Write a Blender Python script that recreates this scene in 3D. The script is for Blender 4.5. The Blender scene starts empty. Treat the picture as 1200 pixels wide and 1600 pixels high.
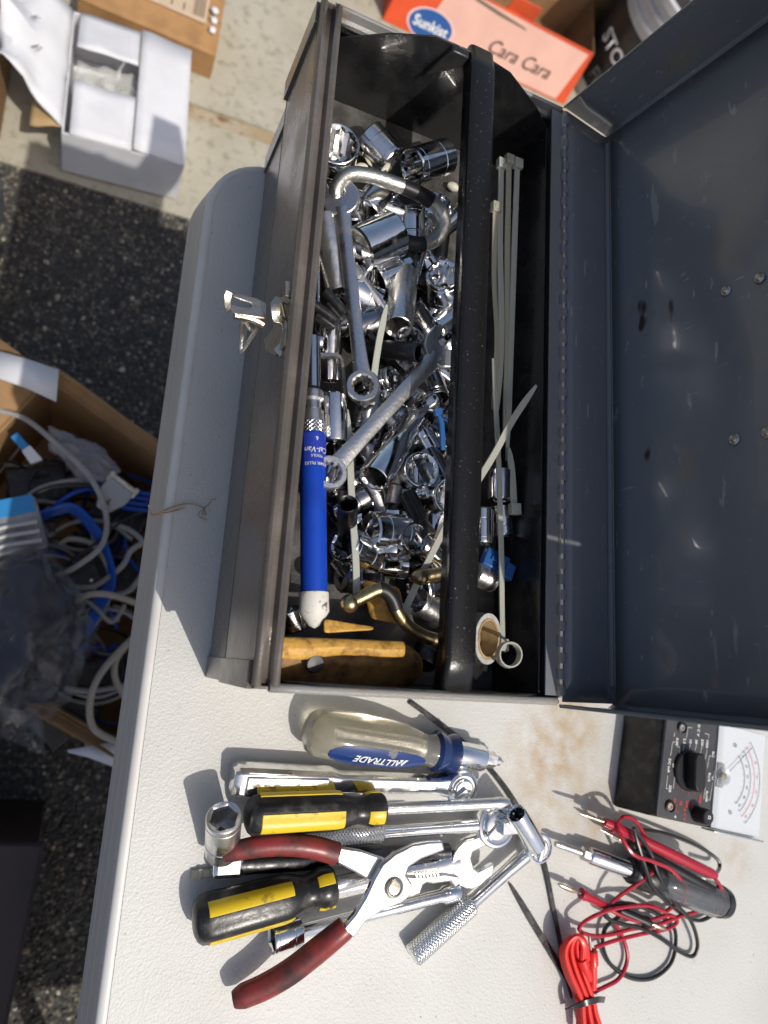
import bpy, math, random
from mathutils import Vector, Matrix, noise
random.seed(7)
PI = math.pi
S = bpy.context.scene
COL = S.collection
# ------------------------------------------------------------------ camera, sky, sun, exposure
RC = ((0.90856168, 0.0627757, 0.41300713), (-0.14582304, 0.97411509, 0.17272939), (-0.39147327, -0.21716126, 0.89419778))
CP = Vector((-0.0925140924, 0.0134886687, 0.496389595))
FPX = 1080.66098
RM = Matrix(RC)
cam = bpy.data.cameras.new('camera'); camo = bpy.data.objects.new('camera', cam); COL.objects.link(camo)
cam.sensor_fit = 'AUTO'; cam.sensor_width = 36.0; cam.lens = FPX / 1600 * 36
cam.clip_start = 0.01; cam.clip_end = 400
camo.matrix_world = Matrix.Translation(CP) @ RM.transposed().to_4x4()
cam.dof.use_dof = True; cam.dof.focus_distance = 0.44; cam.dof.aperture_fstop = 7.0
S.camera = camo
SUN = Vector((0.305, -0.52, 1.0)).normalized()
sun = bpy.data.lights.new('sun', 'SUN'); suno = bpy.data.objects.new('sun', sun); COL.objects.link(suno)
sun.energy = 2.95; sun.angle = math.radians(0.53); sun.color = (1.0, 0.95, 0.87)
suno.rotation_euler = (-SUN).to_track_quat('-Z', 'Y').to_euler(); suno.location = (1, -2, 3)
wd = bpy.data.worlds.new('World'); S.world = wd; wd.use_nodes = True
nt = wd.node_tree; nt.nodes.clear()
sk = nt.nodes.new('ShaderNodeTexSky'); sk.sky_type = 'NISHITA'; sk.sun_disc = False
sk.sun_elevation = math.asin(SUN.z); sk.sun_rotation = math.atan2(SUN.x, SUN.y)
sk.air_density = 1.0; sk.dust_density = 3.5; sk.ozone_density = 0.5
bg = nt.nodes.new('ShaderNodeBackground'); bg.inputs[1].default_value = 0.105
ou = nt.nodes.new('ShaderNodeOutputWorld')
nt.links.new(sk.outputs[0], bg.inputs[0]); nt.links.new(bg.outputs[0], ou.inputs[0])
S.view_settings.view_transform = 'Standard'; S.view_settings.look = 'None'
S.view_settings.exposure = 0.0; S.view_settings.gamma = 1.0; S.view_settings.use_curve_mapping = False

# ------------------------------------------------------------------ measuring: a sight line of the photograph met with a real height / plane
def sight(px, py):
    return RM.transposed() @ Vector(((px - 600) / FPX, -(py - 800) / FPX, -1))
def P(px, py, z=0.0):
    d = sight(px, py); return CP + d * ((z - CP.z) / d.z)
def PX(px, py, x):
    d = sight(px, py); return CP + d * ((x - CP.x) / d.x)
def PY(px, py, y):
    d = sight(px, py); return CP + d * ((y - CP.y) / d.y)
GZ = -0.74
def frame(a, b, up=(0, 0, 1)):
    x = (b - a).normalized(); u = Vector(up); z = (u - x * u.dot(x)).normalized(); y = z.cross(x)
    return Matrix(((x.x, y.x, z.x, a.x), (x.y, y.y, z.y, a.y), (x.z, y.z, z.z, a.z), (0, 0, 0, 1)))
def locz(p, rz=0, rx=0, ry=0):
    return Matrix.Translation(p) @ Matrix.Rotation(rz, 4, 'Z') @ Matrix.Rotation(ry, 4, 'Y') @ Matrix.Rotation(rx, 4, 'X')

# ------------------------------------------------------------------ materials
def mat(name, col, rough=0.5, metal=0.0, col2=None, ns=40.0, nlo=0.4, nhi=0.65, rvar=0.0, bump=0.0, bs=200.0, trans=0.0, ior=1.45, coat=0.0, det=4.0, alpha=1.0, stretch=None, sss=0.0):
    m = bpy.data.materials.new(name); m.use_nodes = True
    t = m.node_tree; b = t.nodes['Principled BSDF']; L = t.links
    def c4(c): return (c[0], c[1], c[2], 1)
    b.inputs['Base Color'].default_value = c4(col); b.inputs['Roughness'].default_value = rough
    b.inputs['Metallic'].default_value = metal; b.inputs['Transmission Weight'].default_value = trans
    b.inputs['IOR'].default_value = ior; b.inputs['Coat Weight'].default_value = coat; b.inputs['Alpha'].default_value = alpha
    if sss: 
        b.inputs['Subsurface Weight'].default_value = sss; b.inputs['Subsurface Scale'].default_value = 0.004
    tc = t.nodes.new('ShaderNodeTexCoord'); vec = tc.outputs['Object']
    if stretch:
        mp = t.nodes.new('ShaderNodeMapping'); mp.inputs['Scale'].default_value = stretch
        L.new(vec, mp.inputs[0]); vec = mp.outputs[0]
    if col2 is not None or rvar:
        n = t.nodes.new('ShaderNodeTexNoise'); n.inputs['Scale'].default_value = ns; n.inputs['Detail'].default_value = det
        n.inputs['Roughness'].default_value = 0.62
        L.new(vec, n.inputs['Vector'])
        r = t.nodes.new('ShaderNodeMapRange'); r.inputs[1].default_value = nlo; r.inputs[2].default_value = nhi
        L.new(n.outputs[0], r.inputs[0])
        if col2 is not None:
            mx = t.nodes.new('ShaderNodeMix'); mx.data_type = 'RGBA'
            mx.inputs['A'].default_value = c4(col); mx.inputs['B'].default_value = c4(col2)
            L.new(r.outputs[0], mx.inputs['Factor']); L.new(mx.outputs['Result'], b.inputs['Base Color'])
        if rvar:
            r2 = t.nodes.new('ShaderNodeMapRange'); r2.inputs[3].default_value = rough; r2.inputs[4].default_value = rough + rvar
            L.new(r.outputs[0], r2.inputs[0]); L.new(r2.outputs[0], b.inputs['Roughness'])
    if bump:
        n2 = t.nodes.new('ShaderNodeTexNoise'); n2.inputs['Scale'].default_value = bs; n2.inputs['Detail'].default_value = 3
        L.new(vec, n2.inputs['Vector'])
        bp = t.nodes.new('ShaderNodeBump'); bp.inputs['Strength'].default_value = bump; bp.inputs['Distance'].default_value = 0.001
        L.new(n2.outputs[0], bp.inputs['Height']); L.new(bp.outputs[0], b.inputs['Normal'])
    return m
M = {}
M['chrome'] = mat('chrome', (.93, .93, .92), .09, 1, (.72, .71, .69), 90, .48, .72, .22, .12, 120)
M['chrome_b'] = mat('worn_chrome', (.84, .83, .81), .27, 1, (.58, .56, .53), 70, .42, .70, .2, .2, 300)
M['satin'] = mat('satin_chrome', (.80, .78, .75), .36, 1, (.52, .49, .45), 60, .45, .72, .2, .25, 500)
M['gun'] = mat('smoky_chrome', (.40, .40, .41), .14, 1, (.22, .21, .20), 80, .45, .7, .2, .15, 200)
M['dull'] = mat('dull_steel', (.50, .495, .48), .33, 1, (.30, .28, .25), 80, .4, .65, .2, .3, 500)
M['zinc'] = mat('zinc_plate', (.62, .61, .56), .36, 1, (.48, .46, .40), 160, .4, .65, .15, .35, 700)
M['dark_steel'] = mat('dark_steel', (.10, .10, .105), .28, 1, (.05, .05, .05), 90, .4, .65, .2, .2, 300)
M['black_oxide'] = mat('black_oxide', (.03, .03, .032), .35, .6, (.06, .055, .05), 120, .45, .7, .2, .2, 300)
M['brass'] = mat('aged_brass', (.46, .36, .19), .3, 1, (.25, .19, .10), 90, .42, .68, .2, .2, 300)
M['nickel'] = mat('old_nickel', (.62, .57, .48), .28, 1, (.40, .27, .16), 150, .52, .72, .25, .25, 400)
M['paint'] = mat('grey_hammered_paint', (.155, .138, .122), .14, .35, (.22, .19, .165), 20, .42, .66, .22, .2, 900)
M['paint_edge'] = mat('grey_paint_rim', (.36, .35, .33), .4, .2, (.38, .22, .12), 45, .60, .72, .2, .3, 900)
M['paint_in'] = mat('grey_lid_paint', (.19, .20, .217), .24, .1, (.235, .23, .22), 9, .35, .7, .14, .10, 60)
M['traym'] = mat('black_tray_enamel', (.012, .012, .013), .22, 0, (.028, .027, .026), 34, .45, .75, .3, .15, 500, coat=.2)
M['tray_floor'] = mat('worn_tray_floor', (.055, .053, .05), .35, .2, (.16, .15, .14), 60, .42, .75, .3, .2, 500)
M['barm'] = mat('black_handle_bar', (.012, .0115, .0115), .24, .1, (.20, .18, .16), 600, .66, .73, .25, .12, 900)
M['yellow'] = mat('yellow_plastic', (.74, .52, .018), .36, 0, (.22, .15, .03), 110, .57, .70, .2, .1, 300)
M['black_pl'] = mat('black_plastic', (.016, .016, .017), .30, 0, (.075, .07, .062), 90, .50, .72, .25, .15, 300)
M['black_rub'] = mat('black_rubber', (.014, .014, .015), .42)
M['red_grip'] = mat('red_dipped_grip', (.235, .030, .028), .34, 0, (.05, .018, .016), 45, .44, .66, .25, .15, 200)
M['red_wire'] = mat('red_wire', (.42, .012, .030), .24, coat=.3)
M['red_bright'] = mat('bright_red_wire', (.74, .022, .016), .30, coat=.2)
M['blue_grip'] = mat('blue_vinyl_grip', (.008, .058, .44), .36, 0, (.005, .035, .30), 50, .5, .7, .15)
M['blue_label'] = mat('blue_label', (.02, .045, .36), .4)
M['blue_pl'] = mat('blue_plastic', (.02, .10, .30), .35)
M['blue_inlay'] = mat('navy_inlay', (.008, .035, .16), .28, coat=.4)
M['blue_collar'] = mat('navy_collar', (.012, .03, .11), .22, coat=.3)
M['clear'] = mat('clear_acetate', (.93, .89, .72), .08, 0, trans=.84, ior=1.46, bump=.1, bs=60)
M['clear2'] = mat('smoked_acetate', (.55, .58, .60), .08, 0, trans=.85, ior=1.46)
M['glass'] = mat('clear_glass', (.85, .86, .82), .05, 0, alpha=.32, ior=1.6)
M['lens'] = mat('clear_meter_lens', (.85, .88, .90), .03, 0, alpha=.10, ior=1.5)
M['tie'] = mat('natural_nylon', (.43, .44, .38), .38, sss=.2)
M['tie_old'] = mat('aged_nylon', (.40, .38, .29), .42, sss=.2)
M['cream'] = mat('cream_plastic', (.68, .64, .52), .5)
M['white_tip'] = mat('stained_white_rubber', (.68, .66, .60), .5, 0, (.10, .09, .08), 190, .56, .68)
M['leather'] = mat('lit_tan_leather', (.66, .37, .075), .5, 0, (.28, .13, .03), 170, .47, .70, .2, .5, 500)  # bright copy of the leather, coloured as it looks in the sun
M['leather_shaded'] = mat('shaded_leather', (.32, .165, .045), .5, 0, (.09, .045, .018), 90, .40, .66, .2, .5, 500)  # dark copy of the same leather, shade put into its colour
M['paper'] = mat('aged_paper_core', (.50, .36, .18), .8, 0, (.3, .2, .1), 90)
M['tape'] = mat('grey_tape', (.07, .07, .072), .45, 0, (.12, .12, .12), 200)
M['tape_edge'] = mat('tape_edge', (.42, .41, .39), .6, 0, (.55, .54, .52), 300)
M['tbl_side'] = mat('table_side', (.56, .535, .50), .45, 0, (.49, .46, .43), 14, .4, .65, 0, .08, 300, stretch=(1, .15, 1))
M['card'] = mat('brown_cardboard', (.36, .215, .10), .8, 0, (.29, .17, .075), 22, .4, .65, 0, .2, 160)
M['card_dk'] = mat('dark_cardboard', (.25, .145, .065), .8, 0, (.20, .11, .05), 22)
M['card_or'] = mat('ochre_cardboard', (.43, .24, .10), .75, 0, (.34, .185, .075), 22)
M['card_in'] = mat('kraft_inside', (.50, .34, .17), .85, 0, (.42, .28, .13), 24)
M['white_card'] = mat('white_cardboard', (.74, .74, .76), .6, 0, (.66, .66, .67), 16, .4, .7, 0, .2, 60)
M['paper_lab'] = mat('tan_paper_label', (.60, .47, .33), .7, 0, (.55, .42, .29), 40)
M['ink'] = mat('black_ink', (.02, .02, .02), .6)
M['ink_grey'] = mat('grey_ink', (.18, .13, .09), .7)
M['white_ink'] = mat('white_ink', (.80, .80, .78), .5)
M['red_ink'] = mat('red_ink', (.72, .05, .04), .5)
M['orange'] = mat('orange_print', (.70, .085, .02), .5, 0, (.55, .065, .02), 10)
M['salmon'] = mat('salmon_print', (.76, .45, .36), .5, 0, (.70, .41, .33), 14)
M['logo_blue'] = mat('logo_blue', (.02, .09, .30), .45)
M['logo_pink'] = mat('logo_pink', (.85, .55, .52), .45)
M['bucket'] = mat('white_bucket', (.55, .55, .56), .4, 0, (.44, .44, .45), 14)
M['bucket_lab'] = mat('black_bucket_label', (.022, .02, .022), .35, 0, (.04, .035, .03), 20)
M['meter_face'] = mat('dark_grey_panel', (.05, .05, .053), .42, 0, (.065, .065, .068), 60)
M['meter_card'] = mat('meter_card', (.66, .69, .71), .5)
M['silver_edge'] = mat('silver_strip', (.62, .64, .66), .25, .8)
M['grey_wire'] = mat('grey_cable', (.36, .35, .32), .42, 0, (.28, .27, .25), 30)
M['beige_wire'] = mat('beige_cable', (.42, .37, .29), .42, 0, (.36, .31, .24), 30)
M['blue_wire'] = mat('blue_cable', (.012, .085, .42), .36)
M['black_wire'] = mat('black_cable', (.013, .013, .014), .34, coat=.2)
M['grey_pl'] = mat('grey_connector', (.40, .39, .38), .45)
M['bag'] = mat('clear_plastic_bag', (.22, .22, .24), .12, 0, alpha=.14, ior=2.0, bump=.7, bs=45)
M['bag2'] = mat('grey_plastic_bag', (.34, .33, .34), .2, 0, alpha=.6, ior=1.7, bump=.8, bs=60)
M['bag_dark'] = mat('dark_contents', (.010, .013, .030), .35, 0, (.03, .03, .035), 20)
M['pack_blue'] = mat('blue_package', (.03, .22, .50), .3)
M['pack_grey'] = mat('silver_package', (.30, .31, .34), .25, .3, (.10, .10, .11), 18)
M['navy_cloth'] = mat('black_fabric', (.013, .012, .013), .7, 0, (.022, .02, .02), 40, bump=.3, bs=300)
M['grey_cloth'] = mat('grey_fabric', (.09, .09, .10), .7)
M['crate'] = mat('black_crate', (.018, .013, .015), .5, 0, (.03, .02, .022), 12)
M['straw'] = mat('dry_straw', (.52, .36, .20), .7, 0, (.25, .15, .08), 90)

def knurl_mat():
    m = mat('knurled_chrome', (.88, .88, .86), .24, 1)
    t = m.node_tree; L = t.links; b = t.nodes['Principled BSDF']
    tc = t.nodes.new('ShaderNodeTexCoord'); sp = t.nodes.new('ShaderNodeSeparateXYZ'); L.new(tc.outputs['Object'], sp.inputs[0])
    at = t.nodes.new('ShaderNodeMath'); at.operation = 'ARCTAN2'; L.new(sp.outputs[1], at.inputs[0]); L.new(sp.outputs[2], at.inputs[1])
    def wave(sgn):
        a = t.nodes.new('ShaderNodeMath'); a.operation = 'MULTIPLY'; a.inputs[1].default_value = 16 * sgn; L.new(at.outputs[0], a.inputs[0])
        x = t.nodes.new('ShaderNodeMath'); x.operation = 'MULTIPLY_ADD'; x.inputs[1].default_value = 2600
        L.new(sp.outputs[0], x.inputs[0]); L.new(a.outputs[0], x.inputs[2])
        s = t.nodes.new('ShaderNodeMath'); s.operation = 'SINE'; L.new(x.outputs[0], s.inputs[0]); return s
    w1, w2 = wave(1), wave(-1)
    mn = t.nodes.new('ShaderNodeMath'); mn.operation = 'MINIMUM'; L.new(w1.outputs[0], mn.inputs[0]); L.new(w2.outputs[0], mn.inputs[1])
    bp = t.nodes.new('ShaderNodeBump'); bp.inputs['Strength'].default_value = .55; bp.inputs['Distance'].default_value = .0006
    L.new(mn.outputs[0], bp.inputs['Height']); L.new(bp.outputs[0], b.inputs['Normal'])
    return m
M['knurl'] = knurl_mat()
def lid_mat():
    m = mat('scuffed_lid_paint', (.195, .207, .225), .20, .15, (.235, .24, .245), 7, .38, .68, .16, .12, 45, coat=.25)
    t = m.node_tree; L = t.links; b = t.nodes['Principled BSDF']; src = b.inputs['Base Color'].links[0].from_socket
    tc = t.nodes.new('ShaderNodeTexCoord')
    for scl, lo, hi, col in (((90, 14, 30), .705, .735, (.05, .04, .035, 1)), ((300, 20, 90), .70, .74, (.34, .34, .33, 1)), ((22, 16, 22), .60, .78, (.27, .235, .19, 1)), ((500, 45, 160), .68, .72, (.36, .36, .35, 1)), ((60, 400, 60), .70, .73, (.33, .33, .33, 1))):
        mp = t.nodes.new('ShaderNodeMapping'); mp.inputs['Scale'].default_value = scl; L.new(tc.outputs['Object'], mp.inputs[0])
        n = t.nodes.new('ShaderNodeTexNoise'); n.inputs['Scale'].default_value = 1; n.inputs['Detail'].default_value = 3; L.new(mp.outputs[0], n.inputs['Vector'])
        r = t.nodes.new('ShaderNodeMapRange'); r.inputs[1].default_value = lo; r.inputs[2].default_value = hi; L.new(n.outputs[0], r.inputs[0])
        x = t.nodes.new('ShaderNodeMix'); x.data_type = 'RGBA'; x.inputs['B'].default_value = col
        L.new(r.outputs[0], x.inputs['Factor']); L.new(src, x.inputs['A']); src = x.outputs['Result']
    L.new(src, b.inputs['Base Color']); return m
M['lidm'] = lid_mat()

def table_mat():
    m = mat('pebbled_white_plastic', (.70, .69, .655), .48)
    t = m.node_tree; L = t.links; b = t.nodes['Principled BSDF']
    tc = t.nodes.new('ShaderNodeTexCoord'); V = tc.outputs['Object']
    def nz(scale, det=4, lo=.4, hi=.65, v=V):
        n = t.nodes.new('ShaderNodeTexNoise'); n.inputs['Scale'].default_value = scale; n.inputs['Detail'].default_value = det
        L.new(v, n.inputs['Vector'])
        r = t.nodes.new('ShaderNodeMapRange'); r.inputs[1].default_value = lo; r.inputs[2].default_value = hi; L.new(n.outputs[0], r.inputs[0]); return r.outputs[0], n.outputs[0]
    def mix(f, a, bcol, k=1.0):
        x = t.nodes.new('ShaderNodeMix'); x.data_type = 'RGBA'
        ff = t.nodes.new('ShaderNodeMath'); ff.operation = 'MULTIPLY'; ff.inputs[1].default_value = k; L.new(f, ff.inputs[0])
        L.new(ff.outputs[0], x.inputs['Factor']); L.new(a, x.inputs['A']); x.inputs['B'].default_value = (*bcol, 1); return x.outputs['Result']
    rgb = t.nodes.new('ShaderNodeRGB'); rgb.outputs[0].default_value = (.585, .58, .55, 1)
    c = mix(nz(9)[0], rgb.outputs[0], (.50, .49, .455), .6)
    c = mix(nz(300, 2, .68, .74)[0], c, (.25, .21, .16), .45)      # specks of dirt
    c = mix(nz(120, 3, .735, .76)[0], c, (.10, .09, .08), .8)
    # rust coloured spill beside the box
    for (px, py, rad, k) in ((860, 1180, .060, .95), (900, 1120, .040, .9), (930, 1275, .045, .8), (820, 1290, .05, .5), (1085, 1500, .004, .6), (1150, 1340, .03, .5), (1010, 1340, .05, .35)):
        q = P(px, py, 0)
        d = t.nodes.new('ShaderNodeVectorMath'); d.operation = 'DISTANCE'; L.new(V, d.inputs[0]); d.inputs[1].default_value = q
        fr = t.nodes.new('ShaderNodeMapRange'); fr.inputs[1].default_value = rad; fr.inputs[2].default_value = rad * .15; L.new(d.outputs['Value'], fr.inputs[0])
        nn = nz(70, 6, .30, .72)[0]
        mu = t.nodes.new('ShaderNodeMath'); mu.operation = 'MULTIPLY'; L.new(fr.outputs[0], mu.inputs[0]); L.new(nn, mu.inputs[1])
        c = mix(mu.outputs[0], c, (.40, .28, .14), k)
    L.new(c, b.inputs['Base Color'])
    v = t.nodes.new('ShaderNodeTexVoronoi'); v.inputs['Scale'].default_value = 620; L.new(V, v.inputs['Vector'])
    n2 = nz(420, 2)[1]
    ad = t.nodes.new('ShaderNodeMath'); L.new(v.outputs['Distance'], ad.inputs[0]); L.new(n2, ad.inputs[1])
    bp = t.nodes.new('ShaderNodeBump'); bp.inputs['Strength'].default_value = .30; bp.inputs['Distance'].default_value = .0006
    L.new(ad.outputs[0], bp.inputs['Height']); L.new(bp.outputs[0], b.inputs['Normal'])
    return m
M['table'] = table_mat()
M['tbl_rim'] = mat('smooth_white_rim', (.68, .67, .635), .4, 0, (.60, .585, .545), 12, .4, .65, 0, .06, 200)

def asphalt_mat():
    m = mat('worn_asphalt', (.05, .05, .05), .85)
    t = m.node_tree; L = t.links; b = t.nodes['Principled BSDF']
    tc = t.nodes.new('ShaderNodeTexCoord'); V = tc.outputs['Object']
    v = t.nodes.new('ShaderNodeTexVoronoi'); v.inputs['Scale'].default_value = 150; L.new(V, v.inputs['Vector'])
    cr = t.nodes.new('ShaderNodeValToRGB'); e = cr.color_ramp.elements
    e[0].position = 0; e[0].color = (.04, .04, .04, 1); e[1].position = 1; e[1].color = (.26, .23, .17, 1)
    k = cr.color_ramp.elements.new(.55); k.color = (.09, .085, .075, 1)
    bw = t.nodes.new('ShaderNodeSeparateColor'); L.new(v.outputs['Color'], bw.inputs[0]); L.new(bw.outputs[0], cr.inputs[0])
    mr = t.nodes.new('ShaderNodeMapRange'); mr.inputs[1].default_value = .25; mr.inputs[2].default_value = .65; L.new(v.outputs['Distance'], mr.inputs[0])
    x = t.nodes.new('ShaderNodeMix'); x.data_type = 'RGBA'; x.inputs['B'].default_value = (.05, .047, .042, 1)
    L.new(mr.outputs[0], x.inputs['Factor']); L.new(cr.outputs[0], x.inputs['A']); L.new(x.outputs['Result'], b.inputs['Base Color'])
    bp = t.nodes.new('ShaderNodeBump'); bp.inputs['Strength'].default_value = 1; bp.inputs['Distance'].default_value = .003; bp.invert = True
    L.new(v.outputs['Distance'], bp.inputs['Height']); L.new(bp.outputs[0], b.inputs['Normal'])
    return m
M['asphalt'] = asphalt_mat()
def stone_mat():
    m = mat('asphalt_stones', (.2, .2, .2), .7)
    t = m.node_tree; L = t.links; b = t.nodes['Principled BSDF']
    g = t.nodes.new('ShaderNodeNewGeometry'); cr = t.nodes.new('ShaderNodeValToRGB'); e = cr.color_ramp.elements
    e[0].position = 0; e[0].color = (.03, .031, .031, 1); e[1].position = 1; e[1].color = (.46, .41, .32, 1)
    for p_, c_ in ((.45, (.05, .05, .048, 1)), (.8, (.10, .09, .07, 1)), (.95, (.24, .20, .14, 1))):
        k = e.new(p_); k.color = c_
    L.new(g.outputs['Random Per Island'], cr.inputs[0]); L.new(cr.outputs[0], b.inputs['Base Color'])
    return m
M['stones'] = stone_mat()
def concrete_mat(name, c1, c2, c3):
    m = mat(name, c1, .85, 0, c2, 6, .38, .66, 0, .6, 180)
    t = m.node_tree; L = t.links; b = t.nodes['Principled BSDF']
    tc = t.nodes.new('ShaderNodeTexCoord')
    n = t.nodes.new('ShaderNodeTexNoise'); n.inputs['Scale'].default_value = 60; n.inputs['Detail'].default_value = 6
    L.new(tc.outputs['Object'], n.inputs['Vector'])
    r = t.nodes.new('ShaderNodeMapRange'); r.inputs[1].default_value = .52; r.inputs[2].default_value = .72; L.new(n.outputs[0], r.inputs[0])
    x = t.nodes.new('ShaderNodeMix'); x.data_type = 'RGBA'; x.inputs['B'].default_value = (*c3, 1)
    src = b.inputs['Base Color'].links[0].from_socket
    L.new(r.outputs[0], x.inputs['Factor']); L.new(src, x.inputs['A']); L.new(x.outputs['Result'], b.inputs['Base Color'])
    return m
M['concrete'] = concrete_mat('weathered_concrete', (.46, .43, .345), (.38, .35, .27), (.30, .28, .20))
M['joint'] = concrete_mat('rusty_joint_grit', (.34, .24, .13), (.40, .35, .26), (.20, .11, .055))

# ------------------------------------------------------------------ mesh building
def catmull(pts, k=6, closed=False):
    pts = [Vector(p) for p in pts]; n = len(pts); out = []
    if n < 3: return pts
    rng = n if closed else n - 1
    for i in range(rng):
        if closed: a, b, c, d = pts[(i-1) % n], pts[i], pts[(i+1) % n], pts[(i+2) % n]
        else: a, b, c, d = pts[max(i-1, 0)], pts[i], pts[i+1], pts[min(i+2, n-1)]
        for j in range(k):
            t = j / k
            out.append(.5 * ((2*b) + (c-a)*t + (2*a-5*b+4*c-d)*t*t + (3*b-a-3*c+d)*t**3))
    if not closed: out.append(pts[-1])
    return out
class MB:
    def __init__(s): s.v = []; s.f = []
    def add(s, vs, fs, T=None):
        o = len(s.v)
        for p in vs:
            p = Vector(p); s.v.append(tuple(T @ p) if T else tuple(p))
        s.f += [tuple(i + o for i in q) for q in fs]; return s
    def box(s, x0, x1, y0, y1, z0, z1, T=None):
        return s.add([(x, y, z) for z in (z0, z1) for y in (y0, y1) for x in (x0, x1)],
                     [(0,2,3,1),(4,5,7,6),(0,1,5,4),(2,6,7,3),(0,4,6,2),(1,3,7,5)], T)
    def loft(s, rings, cap0=True, cap1=True, T=None, closed=True, loop=False):
        n = len(rings[0]); vs = [p for r in rings for p in r]; fs = []
        m = len(rings)
        for i in range(m if loop else m-1):
            i2 = (i+1) % m
            for j in range(n if closed else n-1):
                j2 = (j+1) % n
                fs.append((i*n+j, i*n+j2, i2*n+j2, i2*n+j))
        if cap0 and not loop: fs.append(tuple(reversed(range(n))))
        if cap1 and not loop: fs.append(tuple((m-1)*n + j for j in range(n)))
        return s.add(vs, fs, T)
    def lathe(s, prof, n=24, T=None, sec=None, loop=False):
        # along X; prof [(x, r)] ; sec(theta) multiplies the radius
        rings = []
        for q in prof:
            x, r = q[0], q[1]; fn = q[2] if len(q) > 2 else sec
            rings.append([(x, r*(fn(2*PI*j/n) if fn else 1)*math.cos(2*PI*j/n), r*(fn(2*PI*j/n) if fn else 1)*math.sin(2*PI*j/n)) for j in range(n)])
        return s.loft(rings, not loop and prof[0][1] > 0, not loop and prof[-1][1] > 0, T, True, loop)
    def patch(s, prof, t0, t1, n=8, th=.0006, T=None, sec=None):
        # a raised strip on a lathe surface between two angles
        o, i_ = [], []
        for (x, r) in prof:
            row, row2 = [], []
            for j in range(n+1):
                a = t0 + (t1-t0)*j/n; k = sec(a) if sec else 1
                row.append((x, (r*k+th)*math.cos(a), (r*k+th)*math.sin(a))); row2.append((x, (r*k-th)*math.cos(a), (r*k-th)*math.sin(a)))
            o.append(row + row2[::-1])
        return s.loft(o, True, True, T)
    def tube(s, pts, r, n=10, flat=None, T=None, up=None, closed=False):
        pts = [Vector(p) for p in pts]; m = len(pts); rings = []
        rad = r if isinstance(r, (list, tuple)) else [r]*m
        if len(rad) != m: rad = [rad[min(int(i*(len(rad)-1)/(m-1)), len(rad)-2)] * (1-((i*(len(rad)-1)/(m-1)) - min(int(i*(len(rad)-1)/(m-1)), len(rad)-2))) + rad[min(int(i*(len(rad)-1)/(m-1)), len(rad)-2)+1] * ((i*(len(rad)-1)/(m-1)) - min(int(i*(len(rad)-1)/(m-1)), len(rad)-2)) for i in range(m)]
        nrm = None
        for i in range(m):
            if closed: t = pts[(i+1) % m] - pts[i-1]
            else: t = pts[min(i+1, m-1)] - pts[max(i-1, 0)]
            t = t.normalized() if t.length > 1e-9 else Vector((1, 0, 0))
            if up is not None: nrm = Vector(up)
            elif nrm is None: nrm = Vector((0, 0, 1)) if abs(t.z) < .9 else Vector((1, 0, 0))
            nrm = (nrm - t*nrm.dot(t)).normalized(); b = t.cross(nrm)
            fa, fb = flat if flat else (1, 1)
            rings.append([pts[i] + (b*math.cos(2*PI*j/n)*fa + nrm*math.sin(2*PI*j/n)*fb)*rad[i] for j in range(n)])
        return s.loft(rings, True, True, T, True, closed)
    def strip(s, pts, w, th, T=None, up=(0, 0, 1)):
        # flat strap, rectangular section
        pts = [Vector(p) for p in pts]; m = len(pts); rings = []
        for i in range(m):
            t = (pts[min(i+1, m-1)] - pts[max(i-1, 0)]).normalized(); u = Vector(up); u = (u - t*u.dot(t)).normalized(); b = t.cross(u)
            ww = w[i] if isinstance(w, list) else w
            rings.append([pts[i] + b*ww/2 + u*th/2, pts[i] - b*ww/2 + u*th/2, pts[i] - b*ww/2 - u*th/2, pts[i] + b*ww/2 - u*th/2])
        return s.loft(rings, True, True, T)
    def prism(s, poly, z0, z1, T=None):
        n = len(poly)
        a = sum(poly[i][0]*poly[(i+1) % n][1] - poly[(i+1) % n][0]*poly[i][1] for i in range(n))
        if a < 0: poly = poly[::-1]
        vs = [(p[0], p[1], z0) for p in poly] + [(p[0], p[1], z1) for p in poly]
        fs = [tuple(reversed(range(n))), tuple(range(n, 2*n))] + [(i, (i+1) % n, n+(i+1) % n, n+i) for i in range(n)]
        return s.add(vs, fs, T)
    def sheet(s, grid, th=0.0):
        m, n = len(grid), len(grid[0]); vs = [p for r in grid for p in r]
        s.add(vs, [(i*n+j, i*n+j+1, (i+1)*n+j+1, (i+1)*n+j) for i in range(m-1) for j in range(n-1)]); return s
    def mesh(s, name, sharp=35):
        me = bpy.data.meshes.new(name); me.from_pydata(s.v, [], s.f); me.validate(); me.update()
        for p_ in me.polygons: p_.use_smooth = True
        me.set_sharp_from_angle(angle=math.radians(sharp)); return me
    def build(s, name, m, parent=None, bevel=0, T=None, sharp=35, seg=2, solid=0, sub=0):
        o = bpy.data.objects.new(name, s.mesh(name, sharp)); o.data.materials.append(M[m] if isinstance(m, str) else m)
        return fin(o, parent, bevel, T, seg, solid, sub)
def fin(o, parent=None, bevel=0, T=None, seg=2, solid=0, sub=0):
    COL.objects.link(o)
    if parent: o.parent = parent
    if T is not None: o.matrix_local = T
    if solid:
        md = o.modifiers.new('solidify', 'SOLIDIFY'); md.thickness = solid; md.offset = 0
    if bevel:
        md = o.modifiers.new('bevel', 'BEVEL'); md.width = bevel; md.segments = seg; md.limit_method = 'ANGLE'; md.angle_limit = math.radians(40); md.harden_normals = False
    if sub:
        md = o.modifiers.new('subdivision', 'SUBSURF'); md.levels = sub; md.render_levels = sub
    return o
def tag(o, label=None, cat=None, group=None, kind=None):
    if label: o['label'] = label
    if cat: o['category'] = cat
    if group: o['group'] = group
    if kind: o['kind'] = kind
    return o
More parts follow.
